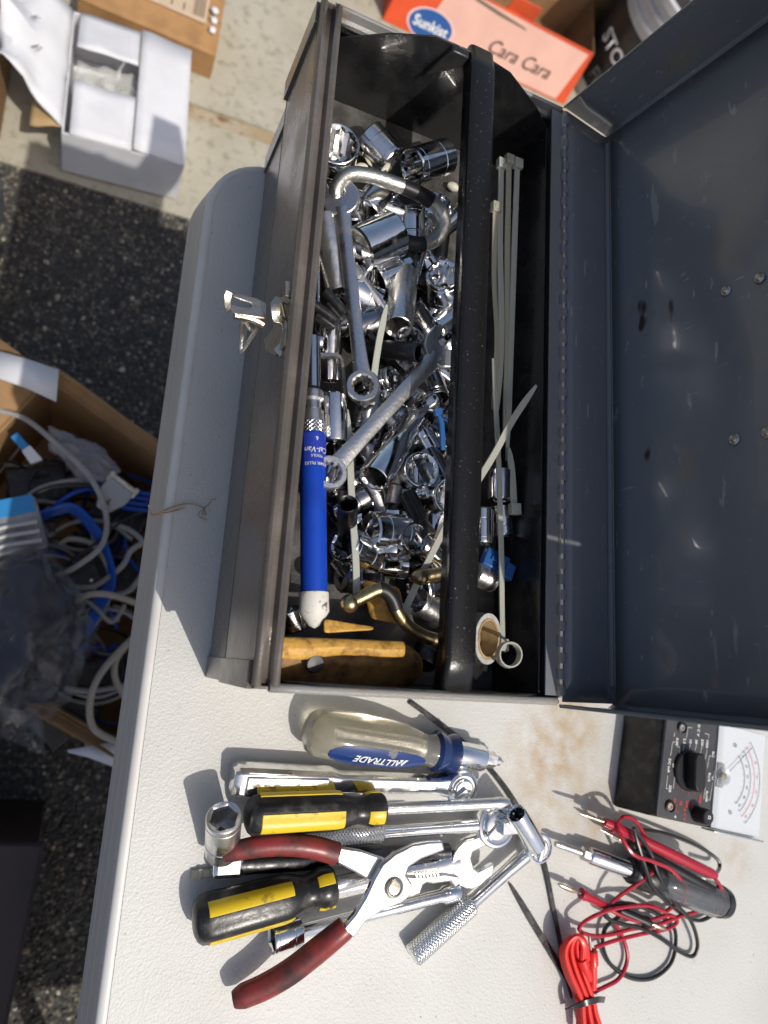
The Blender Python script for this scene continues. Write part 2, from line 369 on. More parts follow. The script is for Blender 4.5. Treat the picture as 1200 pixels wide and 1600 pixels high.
def thing(name, label, cat, T=None, group=None):
    o = bpy.data.objects.new(name, None); o.empty_display_size = .01; COL.objects.link(o)
    if T is not None: o.matrix_world = T
    return tag(o, label, cat, group)
def copy_tree(o, parent=None):
    c = o.copy(); COL.objects.link(c)
    if parent: c.parent = parent
    for ch in list(o.children): copy_tree(ch, c)
    return c
_txt = {}
def text_mesh(body, size=1.0, off=0.0, shear=0.0, sp=1.0):
    key = (body, size, off, shear, sp)
    if key in _txt: return _txt[key]
    cu = bpy.data.curves.new('lettering', 'FONT'); cu.body = body; cu.size = size; cu.align_x = 'CENTER'; cu.align_y = 'CENTER'
    cu.offset = off; cu.shear = shear; cu.space_character = sp; cu.resolution_u = 3
    o = bpy.data.objects.new('lettering', cu); COL.objects.link(o)
    dg = bpy.context.evaluated_depsgraph_get(); me = bpy.data.meshes.new_from_object(o.evaluated_get(dg))
    bpy.data.objects.remove(o); _txt[key] = me; return me
def lettering(body, size, m, parent, T, off=0.0, shear=0.0, bend=None, sp=1.0, name='lettering'):
    me = text_mesh(body, size, off, shear, sp).copy(); me.materials.clear(); me.materials.append(M[m] if isinstance(m, str) else m)
    if bend:
        for v in me.vertices: v.co = bend(v.co.x, v.co.y)
    o = bpy.data.objects.new(name, me); return fin(o, parent, 0, T)
# ------------------------------------------------------------------ ground
tag(MB().add([(-150, -150, GZ), (150, -150, GZ), (150, 150, GZ), (-150, 150, GZ)], [(0, 1, 2, 3)]).build('asphalt_ground', 'asphalt'), kind='structure')
def slab(name, y0, y1, z1, m):
    nx, ny = 60, max(2, int((y1-y0)/.08)); g = []
    ny = min(ny, 40)
    for j in range(ny+1):
        y = y0 + (y1-y0)*j/ny; row = []
        for i in range(nx+1):
            x = -3 + 6*i/nx; e = .006*noise.noise(Vector((x*9, y*9, 3))) if j in (0, ny) else 0
            row.append((x, y+e, z1 + .0012*noise.noise(Vector((x*5, y*5, 0)))))
        g.append(row)
    b = MB().sheet(g); b.sheet([[(x, y, GZ-.01) for (x, y, z) in g[0]], g[0]])
    return tag(b.build(name, m), kind='structure')
slab('concrete_gutter', .818, 1.034, GZ+.006, 'concrete')
slab('gutter_joint', 1.028, 1.070, GZ+.0025, 'joint')
slab('concrete_pavement', 1.064, 7.0, GZ+.012, 'concrete')
# loose aggregate of the worn asphalt: countless small stones, one mass
def stones():
    ico = [(0,0,1),(.894,0,.447),(.276,.851,.447),(-.724,.526,.447),(-.724,-.526,.447),(.276,-.851,.447),(.724,.526,-.447),(-.276,.851,-.447),(-.894,0,-.447),(-.276,-.851,-.447),(.724,-.526,-.447)]
    fc = [(0,1,2),(0,2,3),(0,3,4),(0,4,5),(0,5,1),(1,6,2),(2,7,3),(3,8,4),(4,9,5),(5,10,1),(2,6,7),(3,7,8),(4,8,9),(5,9,10),(1,10,6)]
    V, F = [], []; R = random.Random(3)
    for k in range(26000):
        x = R.uniform(-.72, .12); y = R.uniform(-.72, .83)
        if y > .822: continue
        r = R.uniform(.0018, .0042) * (1.5 if R.random() < .04 else 1); a = R.uniform(0, 6.28); sx, sy, sz = R.uniform(.7, 1.4), R.uniform(.7, 1.2), R.uniform(.5, .9)
        ca, sa = math.cos(a), math.sin(a); o = len(V); z0 = GZ + r*R.uniform(-.2, .35)
        for (px, py, pz) in ico:
            j = R.uniform(.78, 1.18); qx, qy = px*sx*r*j, py*sy*r*j
            V.append((x + qx*ca - qy*sa, y + qx*sa + qy*ca, z0 + pz*sz*r*j))
        F += [tuple(i+o for i in q) for q in fc]
    me = bpy.data.meshes.new('asphalt_stones'); me.from_pydata(V, [], F); me.materials.append(M['stones'])
    o = bpy.data.objects.new('asphalt_stones', me); COL.objects.link(o)
    tag(o, 'small beige and grey stones set in the asphalt', 'gravel', kind='stuff')
stones()

# ------------------------------------------------------------------ folding table
TX0, TX1, TY0, TY1, TR = -.0425, .60, -.835, .4075, .052
def rrect(d, z, n=10):
    out = []; r = TR
    for cx, cy, a0 in ((TX1-r, TY1-r, 0), (TX0+r, TY1-r, 90), (TX0+r, TY0+r, 180), (TX1-r, TY0+r, 270)):
        for k in range(n+1):
            a = math.radians(a0 + 90*k/n); out.append((cx + (r+d)*math.cos(a), cy + (r+d)*math.sin(a), z))
    return out
tb = thing('folding_table', 'white pebbled plastic folding table carrying the toolbox and tools', 'table', Matrix.Translation((0, 0, 0)))
MB().loft([rrect(-.0065, -.02), rrect(-.0065, 0)]).build('top_panel', 'table', tb)
MB().loft([rrect(-.0068, -.0012), rrect(-.0060, -.0004), rrect(-.0032, -.0006), rrect(-.0008, -.002), rrect(0, -.0046), rrect(.0002, -.007)], False, False).build('smooth_rim', 'tbl_rim', tb, sharp=60)
MB().loft([rrect(.0001, -.0065), rrect(.0006, -.0085), rrect(.0002, -.0092), rrect(.0009, -.010), rrect(.0034, -.0205), rrect(.0029, -.0212), rrect(.0037, -.022), rrect(.0058, -.032), rrect(.0053, -.0327), rrect(.0061, -.0335), rrect(.0076, -.0415), rrect(.0060, -.0432), rrect(-.004, -.043)], False, False).build('side_skirt', 'tbl_side', tb, sharp=25)
MB().loft([rrect(-.004, -.0425), rrect(-.004, -.040)]).build('underside', 'tbl_side', tb)
for x in (.06, .50):
    for y in (-.70, .27):
        MB().tube([(x, y, -.04), (x, y + (.03 if y > 0 else -.03), GZ+.002)], .0125, 12).build('leg', 'grey_pl', tb)

# ------------------------------------------------------------------ toolbox
W, L, H = .178, .4108, .155
bx = thing('toolbox', 'open grey steel toolbox with black tray, piano hinge and lid folded back', 'toolbox')
MB().box(0, .0012, .0005, L-.0005, .0006, .0835).build('front_wall', 'paint', bx, .0003)
MB().box(-.0062, -.0048, .0005, L-.0005, .0815, .1515).build('front_wall_upper', 'paint', bx, .0004)
MB().sheet([[(-.0062, y, .0812), (.0008, y, .0845)] for y in (.0005, L-.0005)]).build('front_step', 'paint', bx, solid=.0012)
MB().box(W-.0012, W, .0005, L-.0005, .0006, .1535).build('back_wall', 'paint_in', bx, .0003)
MB().box(.0013, W-.0013, .0005, L-.0005, .0006, .0018).build('floor_plate', 'paint_in', bx)
for y0, y1 in ((-.0012, .0002), (L-.0002, L+.0012)):
    MB().prism([(0, .0006), (W, .0006), (W, H-.001), (-.0055, H-.001), (-.0055, .082), (0, .082)], 0, y1-y0).build('end_wall', 'paint', bx, T=Matrix(((1,0,0,0),(0,0,-1,y1),(0,1,0,0),(0,0,0,1))))
# rolled front lip with its groove
sec = [(-.0063, .1500), (-.0066, .1545), (-.0050, .1562), (-.0030, .1552), (-.0024, .1512), (.0012, .1506), (.0026, .1524), (.0030, .1556), (.0046, .1566), (.0062, .1556), (.0064, .1420)]
MB().sheet([[(x, y, z) for (x, z) in sec] for y in [L*i/12 for i in range(13)]]).build('front_lip', 'paint', bx, solid=.0009, sharp=50)
# near and far rims
MB().sheet([[(x, -.0016, H-.004) , (x, -.0022, H-.0006), (x, -.0012, H+.0006), (x, .0004, H+.0006), (x, .0014, H-.0004), (x, .0014, H-.006)] for x in [.002 + (W-.004)*i/10 for i in range(11)]]).build('near_rim', 'paint_edge', bx, solid=.0008, sharp=50)
MB().sheet([[(x, L-.0006, H-.018), (x, L-.0006, H-.010), (x, L-.0030, H-.0088), (x, L-.0030, H-.0065), (x, L-.0006, H-.0055), (x, L-.0004, H), (x, L+.0012, H+.0006)] for x in [.002 + (W-.004)*i/10 for i in range(11)]]).build('far_rim', 'paint_edge', bx, solid=.0008, sharp=30)
for y0, y1 in ((-.0016, .0125), (L-.0125, L+.0030)):
    MB().box(-.0016, .0004, y0, y1, .0004, .0822).build('corner_flange', 'paint', bx, .0004)
    MB().box(-.0084, -.0050, y0, y1, .0808, .1498).build('corner_flange', 'paint', bx, .0004)
# piano hinge: leaf and knuckles
MB().box(W-.0105, W-.0012, .003, L-.003, H-.0012, H-.0002).build('hinge_leaf', 'paint_in', bx)
NK = 43; kw = (L-.006)/NK
kn = MB().tube([(0, 0, 0), (0, kw*.66, 0)], .0026, 10).mesh('knuckle')
kn.materials.append(M['paint_in'])
for i in range(NK):
    o = bpy.data.objects.new('knuckle', kn); fin(o, bx, 0, Matrix.Translation((W + (-.0004 if i % 2 else .0007), .003 + kw*i, H + .0003)))
MB().tube([(W, .002, H), (W, L-.002, H)], .0022, 8).build('hinge_pin', 'nickel', bx)
# lid, folded back 102 degrees about the hinge
TH = math.radians(99); cs, sn = math.cos(TH), math.sin(TH)
def lp(s, u, y): return (W + s*(-cs) + u*sn, y, H + s*sn + u*cs)
lb = MB(); U = .0455; SL = .196; Y0, Y1 = -.0035, L+.0035
NS, NY = 16, 30; g = []
for i in range(NS+1):
    s = .004 + (SL-.006)*i/NS
    g.append([lp(s, U + .0012*noise.noise(Vector((s*18, y*13, 2)))*min(1, i/3) + .00035*noise.noise(Vector((s*50, y*40, 5)))*min(1, i/3), y) for y in [Y0+.003 + (Y1-Y0-.006)*j/NY for j in range(NY+1)]])
lb.sheet(g)
ys = [Y0+.003 + (Y1-Y0-.006)*j/NY for j in range(NY+1)]
lb.sheet([[lp(s, u, y) for y in ys] for (s, u) in ((0, .0022), (0, .018), (0, .040), (.0006, .0438), (.0022, .0452), (.004, U))])
lb.sheet([[lp(s, u, y) for y in ys] for (s, u) in ((SL-.002, U), (SL, U-.003), (SL, 0))])
for ye, sg in ((Y0, 1), (Y1, -1)):
    ss = [SL*k/10 for k in range(11)]
    lb.sheet([[lp(min(max(s, .002), SL-.002), U, ye+sg*.003) for s in ss], [lp(s, U-.001, ye+sg*.0008) for s in ss], [lp(s, U-.003, ye) for s in ss], [lp(s, .024, ye) for s in ss], [lp(s, .0, ye) for s in ss], [lp(s, -.0006, ye+sg*.0016) for s in ss]])
lid = lb.build('lid', 'lidm', bx, solid=.0011, sharp=50)
MB().sheet([[lp(-.0009, u, y) for y in (.003, L-.003)] for u in (.002, .019)]).build('hinge_leaf', 'paint_in', lid, solid=.001)
MB().tube([lp(.0026, U-.0026, .01), lp(.0024, U-.0024, L*.5), lp(.0026, U-.0026, L-.008)], .0018, 8).build('crease_bead', 'paint_in', lid)
for (px, py) in ((1135, 455), (1187, 435), (1148, 687), (1199, 676)):
    # on the panel plane through the sight line
    n_ = Vector((sn, 0, cs)); d = sight(px, py); q0 = Vector(lp(0, U-.0007, 0)); t_ = (q0 - CP).dot(n_) / d.dot(n_); c_ = CP + d*t_
    r = MB().lathe([(0, .0033), (.0010, .0033), (.0016, .0026), (.0012, .0020), (.0020, .0013), (.0021, 0)], 16)
    r.build('rivet', 'nickel', lid, T=frame(c_, c_ - n_, (0, 1, 0)), sharp=25)
hy = [lp(.10, U+.002, .15), lp(.10, U+.022, .155), lp(.10, U+.026, .19), lp(.10, U+.022, .225), lp(.10, U+.002, .23)]
MB().tube(catmull(hy), .004, 8).build('carry_handle', 'black_pl', lid)
# latch on the front wall
la = MB()
def wallpoly(pts, x, th, b):
    q = [PX(px, py, x) for px, py in pts]; poly = [(v.y, v.z) for v in q]
    b.prism(poly, 0, th, Matrix(((0, 0, 1, x-th), (1, 0, 0, 0), (0, 1, 0, 0), (0, 0, 0, 1))))
wallpoly([(428, 470), (440, 466), (448, 500), (450, 508), (448, 540), (432, 556), (417, 548), (415, 531), (430, 512)], -.0064, .0011, la)
latch = la.build('latch_plate', 'nickel', bx, .0004)
lu = MB()
lu.strip([P(451, 440, .151), P(452, 452, .151), P(451, 464, .151)], .0042, .0012)
lu.strip([P(451, 464, .151), P(445, 471, .148), P(436, 468, .152), P(431, 474, .152), P(431, 486, .151), P(431, 497, .149), P(440, 500, .147), P(447, 507, .147)], .0052, .0012, up=(-.4, .1, .9))
lu.strip([P(448, 506, .147), P(449, 522, .146), P(444, 540, .144), P(433, 552, .14)], .0058, .0012, up=(-.5, 0, .86))
lu.build('catch', 'nickel', latch, .0005)
lv = MB(); outl = [(356, 459), (360, 455), (366, 461), (382, 463), (400, 467), (416, 475), (417, 500), (410, 507), (394, 498), (366, 492), (361, 486), (357, 474)]
for k, zz in ((0, .1385), ):
    poly = [P(a, b, zz) for a, b in outl]
slot = [(362, 468), (372, 473), (388, 476), (391, 479), (388, 482), (373, 479), (364, 475)]
# two lobes either side of the slot
def plate(pts, z0, z1, b):
    lo = [P(a, c, z0) for a, c in pts]; n = len(lo); up = [p_ + Vector((0, 0, z1-z0)) for p_ in lo]
    b.add([tuple(p_) for p_ in lo+up], [tuple(reversed(range(n))), tuple(range(n, 2*n))] + [(i, (i+1) % n, n+(i+1) % n, n+i) for i in range(n)])
plate([(358, 474), (362, 478), (374, 481), (389, 483), (394, 479), (390, 475), (374, 470), (364, 466), (361, 462), (366, 461), (382, 463), (400, 467), (416, 475), (417, 500), (404, 499), (366, 493), (360, 486)], .1380, .1395, lv)
lever = lv.build('lever', 'nickel', latch, .0006)
lv = MB(); lv.strip([P(358, 486, .137), P(355, 474, .1405), P(356, 462, .143), P(359, 455, .144)], .0042, .0012); lv.build('lever_curl', 'nickel', lever, .0005)
lv = MB(); lv.tube(catmull([P(366, 493, .1372), P(385, 496, .1365), P(402, 502, .1362), (P(412, 508, .136))]), .0022, 8); lv.build('rolled_edge', 'nickel', lever)
lv = MB(); lv.tube(catmull([P(402, 504, .134), P(401, 514, .130), P(390, 532, .125), P(378, 549, .121), P(376, 545, .121), P(378, 525, .125), P(379, 508, .130), P(384, 504, .132), P(390, 514, .130), P(393, 512, .131)]), .00135, 8); lv.build('wire_bail', 'nickel', lever)

# ------------------------------------------------------------------ black lift-out tray
TZ = .100
tr = thing('tool_tray', 'black enamelled lift-out tray with a centre carrying bar, full of tools', 'tray')
MB().box(.0095, .1665, .0036, .3965, TZ-.0012, TZ).build('tray_floor', 'tray_floor', tr)
MB().box(.0088, .0098, .0036, .3965, TZ, .1425).build('tray_side', 'traym', tr, .0003)
MB().box(.1660, .1672, .0036, .3965, TZ, .1500).build('tray_side', 'traym', tr, .0003)
prof = [(.0095, TZ-.001), (.1665, TZ-.001), (.1668, .1495), (.150, .1605), (.118, .1755), (.105, .1772), (.082, .1772), (.062, .1765), (.036, .165), (.0092, .1475)]
for yc in (.0034, .3978):
    MB().prism(prof, 0, .0012, Matrix(((1,0,0,0),(0,0,-1,yc),(0,1,0,0),(0,0,0,1)))).build('end_panel', 'traym', tr, .0003)
b_ = MB()
secb = [(.0872, .1690), (.0870, .1782), (.0876, .1795), (.0892, .1800), (.0950, .1801), (.1015, .1800), (.1030, .1796), (.1038, .1784), (.1039, .1660)]
rows = []
for k in range(25):
    t_ = k/24; y = .0022 + (.4035-.0022)*t_; e = min(t_, 1-t_)*24; dz = -.0035*max(0, 1-e)**2
    rows.append([(x, y, z + dz) for (x, z) in secb])
b_.sheet(rows)
bar = b_.build('carrying_bar', 'barm', tr, solid=.001, sharp=60)
for yc, sg in ((.3975, -1),):
    MB().prism([(.066, .150), (.0862, .169), (.0862, .1772), (.074, .1772)], 0, .006, Matrix(((1,0,0,0),(0,0,-1,yc if sg < 0 else yc+.006),(0,1,0,0),(0,0,0,1)))).build('gusset', 'traym', tr, .0012)
# ------------------------------------------------------------------ tool kit builders
nth = ['first', 'second', 'third', 'fourth', 'fifth', 'sixth', 'seventh', 'eighth', 'ninth', 'tenth', 'eleventh', 'twelfth', 'thirteenth', 'fourteenth', 'fifteenth', 'sixteenth', 'seventeenth', 'eighteenth', 'nineteenth', 'twentieth', 'twenty-first', 'twenty-second', 'twenty-third', 'twenty-fourth']
def relabel(objs, key, text):
    for i, o in enumerate(sorted(objs, key=key)): o['label'] = text % nth[i]
def star(n, depth):
    return lambda a: 1 - depth*(0.5 - 0.5*math.cos(n*a))
def hexf(a):
    b = (a % (PI/3)) - PI/6; return math.cos(PI/6)/math.cos(b)
def sqf(a):
    b = (a % (PI/2)) - PI/4; return math.cos(PI/4)/math.cos(b)
def socket_mb(Ln, rf, rb=None, pts=12, groove=True, sq=.0048, ri=None, N=48):
    """along +X: drive end at 0, open end at Ln"""
    rb = rb or rf; ri = ri or rf*.80; inner = hexf if pts == 6 else star(12, .13); sq = min(sq, rb*.62)
    p = [(.007, 0), (.007, sq, sqf), (.0006, sq, sqf), (0, sq*1.08, sqf), (0, rb*.90), (.0010, rb)]
    if rb != rf: p += [(Ln*.42, rb), (Ln*.52, rf)]
    if groove:
        g = Ln*(.30 if rb == rf else .68); p += [(g, rf), (g+.0004, rf*.965), (g+.0012, rf*.965), (g+.0016, rf)]
        g = Ln*.84
        if rb == rf: p += [(g, rf), (g+.0003, rf*.975), (g+.0009, rf*.975), (g+.0012, rf)]
    p += [(Ln-.0012, rf), (Ln-.0003, rf*.965), (Ln, rf*.93), (Ln-.0004, ri*1.06), (Ln-.0016, ri, inner), (max(Ln*.45, .0085), ri, inner), (max(Ln*.45, .0085), sq*1.2, sqf), (.0075, sq*1.1, sqf), (.0075, 0)]
    b = MB(); b.lathe(p, N); return b
SP = []
def socket(pa, pb, rf, label, rb=None, pts=12, m='chrome', groove=True, group=None, up=(0, 0, 1), Ln=None, sq=.0048):
    Ln = Ln or (pb-pa).length; SP.extend([pa.lerp(pb, q) for q in (.1, .5, .9)])
    o = socket_mb(Ln, rf, rb, pts, groove, sq).build('socket', m, None, T=frame(pa, pb, up), sharp=22)
    return tag(o, label, 'socket', group)
def tie(pts, label, m='tie', w=.0041, head=True, group=None, k=5, th=.0012, tname='cable_tie', up=(0, 0, 1)):
    c = catmull(pts, k); org = c[0]
    t = thing(tname, label, 'cable tie', Matrix.Translation(org), group)
    loc = [p - org for p in c]; n = len(loc)
    ww = [w*min(1, .35 + (n-1-i)*.25) for i in range(n)]
    MB().strip(loc, ww, th, up=up).build('strap', m, t, .0002)
    if head:
        d = (loc[1]-loc[0]).normalized()
        MB().box(-.0062, .0012, -w*.78, w*.78, -.0016, .0030).box(-.0048, -.0008, -w*.42, w*.42, .0028, .0034).build('head', m, t, .0008, T=frame(loc[0], loc[0]+d))
    return t
def rod(pts, r, m, name, label, cat, n=12, k=6, group=None, flat=None):
    c = catmull(pts, k); org = c[0]
    o = MB().tube([p-org for p in c], r, n, flat).build(name, m, None, T=Matrix.Translation(org))
    return tag(o, label, cat, group)
def ring_mb(b, c, ro, ri, th, T=None, n=36, inner=None, tilt=None):
    """flat ring about Z, centre c, 12-point hole"""
    inner = inner or star(12, .14)
    A = Matrix.Translation(c) @ Matrix.Rotation(-PI/2, 4, 'Y')
    if T is not None: A = T @ A
    b.lathe([(-th/2, ro*.94), (-th/2+.0008, ro), (th/2-.0008, ro), (th/2, ro*.94), (th/2, ri*1.07), (th/2-.001, ri, inner), (-th/2+.001, ri, inner), (-th/2, ri*1.07)], n, A, loop=True)
def wrench(pa, pb, label, rbox=.0095, wopen=.013, m='satin', up=(0, 0, 1), shank=.0075, th=.0055, text=None, box_end=True, gap=.008):
    """open end at pa, box end at pb"""
    SP.extend([pa.lerp(pb, q/8) for q in range(9)]); D = (pb-pa).length; t = thing('wrench', label, 'wrench', frame(pa, pb, up))
    b = MB(); rows = []
    n = 14
    for i in range(n+1):
        q = i/n; x = wopen*.55 + (D - wopen*.55 - rbox*.7)*q
        w_ = shank*(.5 + .22*max(0, 1-q*6) + .12*max(0, (q-.82)*5)); h_ = th*(.42 + .1*max(0, 1-q*8))
        rows.append([(x, w_*math.cos(2*PI*j/12)*(1.0 if abs(math.cos(2*PI*j/12)) < .9 else .96), h_*1.05*math.sin(2*PI*j/12) ) for j in range(12)])
    b.loft(rows); b.build('shank', m, t, sharp=40)
    # open end: crescent with two jaws
    o = MB(); R = wopen; g = gap/2; poly = []
    a0 = math.radians(15); ca, sa = math.cos(a0), math.sin(a0)
    raw = [(-R*1.02, g), (-R*.80, R*.86)] + [(R*math.cos(math.radians(a)), R*math.sin(math.radians(a))) for a in range(115, -116, -15)] + [(-R*.80, -R*.86), (-R*1.02, -g), (-R*.18, -g), (-R*.02, -g*.55), (-R*.02, g*.55), (-R*.18, g)]
    poly = [(x*ca - y*sa, x*sa + y*ca) for x, y in raw]
    o.prism(poly, -th*.45, th*.45); o.build('open_end', m, t, .0009, sharp=40)
    if box_end:
        c = MB(); ring_mb(c, (D, 0, .0006), rbox, rbox*.66, th*1.35); c.build('box_end', m, t, sharp=30)
    if text:
        lettering(text, .0042, 'ink_grey', t, Matrix.Translation((D*.52, 0, th*.345)), off=.0001, sp=1.15)
    return t
def driver_handle(t, Lh, r, m='black_pl', stripe='yellow', n=48, angles=(90,), w=26):
    """fluted handle along X from the butt"""
    fl = lambda a: 1 + .045*math.cos(6*a)
    pr = [(0, 0), (.0004, r*.55), (.002, r*.80), (.005, r*.95), (.010, r), (Lh*.62, r*.98), (Lh*.70, r*.90), (Lh*.76, r*.76), (Lh*.80, r*.72), (Lh*.85, r*.78), (Lh*.90, r*.90), (Lh*.98, r*.88), (Lh, r*.78), (Lh, 0)]
    b = MB(); b.lathe([(x, rr, fl if (Lh*.03 < x < Lh*.66) else None) for x, rr in pr], n); hd = b.build('handle', m, t, sharp=50)
    for a in angles:
        a = math.radians(a); hw = math.radians(w)
        q = MB(); q.patch([(.0085, r*.99), (Lh*.2, r), (Lh*.4, r*.99), (Lh*.62, r*.98), (Lh*.675, r*.935)], a-hw, a+hw, 8, .0007, sec=fl)
        q.build('stripe', stripe, hd, .0004)
        q = MB(); q.patch([(Lh*.86, r*.80), (Lh*.90, r*.90), (Lh*.98, r*.88)], a-hw*.8, a+hw*.8, 6, .0008); q.build('stripe', stripe, hd, .0003)
    return hd
def ratchet(t, D, hl, hr, head_r, m='chrome', knurled=True, hh=.016, off=0.0):
    """handle butt at 0, head centre at D, along X, head axis Z"""
    if knurled:
        b = MB(); b.lathe([(0, 0), (0, hr*.85), (.0012, hr), (hl-.002, hr), (hl, hr*.8), (hl, 0)], 24); b.build('handle', 'knurl', t, sharp=40)
        b = MB(); b.lathe([(hl-.001, hr*.70), (hl+.004, hr*.62), (hl+(D-hl)*.5, hr*.60), (D-head_r*.9, hr*.72)], 16); b.build('neck', m, t)
    else:
        b = MB(); b.loft([[(x, w_*c, z_*s_) for (c, s_) in ((-1, -.6), (-.75, -1), (.75, -1), (1, -.6), (1, .6), (.75, 1), (-.75, 1), (-1, .6))] for (x, w_, z_) in ((0, hr*.85, hr*.8), (.003, hr*1.05, hr*.95), (.01, hr*1.08, hr), (hl*.9, hr*.95, hr*.95), (hl, hr*.72, hr*.75), (D-head_r*1.6, hr*.62, hr*.66), (D-head_r*.8, hr*.85, hr*.8))]); b.build('handle', m, t, .0008, sharp=30)
        b = MB(); b.box(.008, hl*.86, -hr*.62, hr*.62, hr*.9, hr*1.12); b.build('handle_panel', m, t, .0012)
    A = Matrix.Translation((D, 0, 0)) @ Matrix.Rotation(-PI/2, 4, 'Y')
    b = MB(); b.lathe([(-hh*.5, 0), (-hh*.5, head_r*.86), (-hh*.42, head_r*.97), (-hh*.2, head_r), (hh*.28, head_r), (hh*.40, head_r*.95), (hh*.44, head_r*.84), (hh*.40, head_r*.74), (hh*.40, 0)], 36, A); hd = b.build('head', m, t, sharp=28)
    b = MB(); b.lathe([(hh*.39, head_r*.62), (hh*.50, head_r*.60), (hh*.54, head_r*.5), (hh*.54, 0)], 24, A); b.build('selector_disc', m, hd, sharp=28)
    b = MB(); b.box(-head_r*.75, head_r*.12, -head_r*.17, head_r*.17, hh*.52, hh*.68, Matrix.Translation((D, 0, 0)) @ Matrix.Rotation(.7, 4, 'Z')); b.build('selector_lever', m, hd, .0008)
    b = MB(); b.box(D-.0047, D+.0047, -.0047, .0047, -hh*.5-.010, -hh*.48) if off >= 0 else None
    if off >= 0: b.build('square_drive', m, hd, .0005)
    return t

# ------------------------------------------------------------------ what lies in the tray: the tools that can be told apart
CH = 'chrome'
def sk_px(a, za, b, zb, r, label, **k): return socket(P(a[0], a[1], za), P(b[0], b[1], zb), r, label, **k)
sk_px((521, 260), .106, (527, 224), .130, .0145, 'large twelve-point chrome socket tilted upright in the far left corner of the tray')
sk_px((573, 212), .114, (612, 254), .116, .0122, 'chrome socket lying diagonally near the far end panel of the tray')
sk_px((696, 245), .116, (643, 262), .118, .0125, 'chrome socket with dark opening lying beside the bar at the far end')
sk_px((560, 391), .126, (618, 366), .128, .0148, 'wide chrome socket lying just below the bent zinc hook', groove=False)
sk_px((506, 338), .120, (531, 457), .118, .0085, 'long dull deep socket lying against the front side of the tray', m='chrome_b', groove=False)
sk_px((637, 398), .112, (622, 512), .134, .0092, 'long deep socket with dark mouth pointing at the viewer, mid tray', m='chrome_b', groove=False, rb=.0083)
sk_px((692, 468), .108, (693, 428), .132, .0118, 'twelve-point socket standing open beside the black bar, mid tray')
sk_px((655, 535), .122, (633, 572), .124, .0080, 'short chrome socket mirroring the blue sky between the wrenches', groove=False)
sk_px((520, 618), .126, (522, 692), .126, .0085, 'plain chrome socket beside the top of the blue tool', groove=False, pts=6)
sk_px((655, 640), .118, (584, 748), .137, .0098, 'long tapered chrome socket with wide mouth under the lower wrench', rb=.0075, groove=False)
sk_px((657, 675), .120, (676, 706), .122, .0072, 'small chrome socket just right of the long tapered socket')
sk_px((650, 712), .120, (650, 762), .120, .0056, 'slim chrome socket upright in the picture below the small sockets', groove=False)
sk_px((690, 738), .118, (664, 741), .118, .0075, 'stubby bright chrome socket tucked under the black bar')
sk_px((615, 800), .122, (612, 868), .122, .0100, 'grooved chrome socket lying beside the cable tie in the near half')
sk_px((580, 872), .116, (537, 848), .130, .0108, 'twelve-point socket whose star-shaped mouth faces the blue tool')
sk_px((632, 885), .116, (585, 880), .116, .0085, 'dark-banded socket lying behind the brass hook')
sk_px((530, 868), .110, (556, 905), .112, .0072, 'small chrome socket wedged near the white tip of the blue tool')
sk_px((690, 965), .118, (652, 940), .124, .0085, 'knurled-edged socket above the bent brass rod', m='chrome_b')
sk_px((668, 1010), .112, (660, 1040), .116, .0080, 'black-mouthed socket at the near corner of the leather pouch', m='dark_steel')
sk_px((460, 985), .118, (452, 952), .120, .0080, 'ribbed chrome socket squeezed between the pouch and the tray side')
sk_px((505, 770), .120, (520, 725), .118, .0085, 'chrome socket lying under the box end of the lower wrench')
sk_px((700, 905), .116, (662, 912), .116, .0070, 'short socket beside the ball-ended brass rod')
sk_px((585, 650), .116, (610, 615), .116, .0065, 'slim socket under the middle of the long wrench', groove=False)
# bent zinc hook with black sleeves
hk = [P(528, 322, .124), P(526, 294, .129), P(544, 274, .132), P(575, 274, .133), P(620, 288, .134), P(655, 303, .134), P(682, 322, .132), P(694, 348, .130), P(682, 373, .128), P(655, 382, .126), P(622, 374, .122), P(590, 362, .118)]
c = catmull(hk, 8); t = thing('bent_hook', 'bent zinc-plated hook with black sleeves at the far end of the tray', 'hook', Matrix.Translation(c[0]))
cl = [p - c[0] for p in c]
MB().tube(cl, .0047, 14).build('rod', 'zinc', t)
MB().tube(cl[34:46], .0051, 14).build('sleeve', 'black_rub', t); MB().tube(cl[70:84], .0051, 14).build('sleeve', 'black_rub', t)
# short extension bar below the hook
a, b2 = P(540, 305, .114), P(664, 345, .118); D = (b2-a).length
t = thing('extension_bar', 'short chrome extension bar lying under the bent hook', 'extension bar', frame(a, b2))
MB().lathe([(0, 0), (0, .0055), (.001, .006), (D*.72, .006), (D*.74, .005), (D*.78, .005), (D*.80, .0068), (D-.001, .0068), (D, .006), (D, 0)], 24).build('shaft', CH, t)
wrench(P(532, 312, .128), P(568, 606, .136), 'long wrench on edge running from the bent hook to mid tray', rbox=.0100, wopen=.0125, up=(-.45, 0, .89), shank=.0092, th=.0066, m='chrome_b')
wrench(P(692, 545, .140), P(514, 740, .137), 'worn combination wrench lying diagonally across the middle of the tray', rbox=.0098, wopen=.0135, shank=.0098, th=.0052, gap=.011, up=(-.1, 0, 1))
wrench(P(545, 800, .118), P(552, 690, .118), 'small open-ended wrench seen behind the white cable tie', rbox=.007, wopen=.0085, shank=.005, th=.004, gap=.006, m=CH)
t = wrench(P(496, 385, .116), P(497, 535, .118), 'slim chrome wrench standing on edge against the front side of the tray', rbox=.006, wopen=.006, shank=.0042, th=.0035, m=CH, up=(.9, 0, .3), gap=.004)
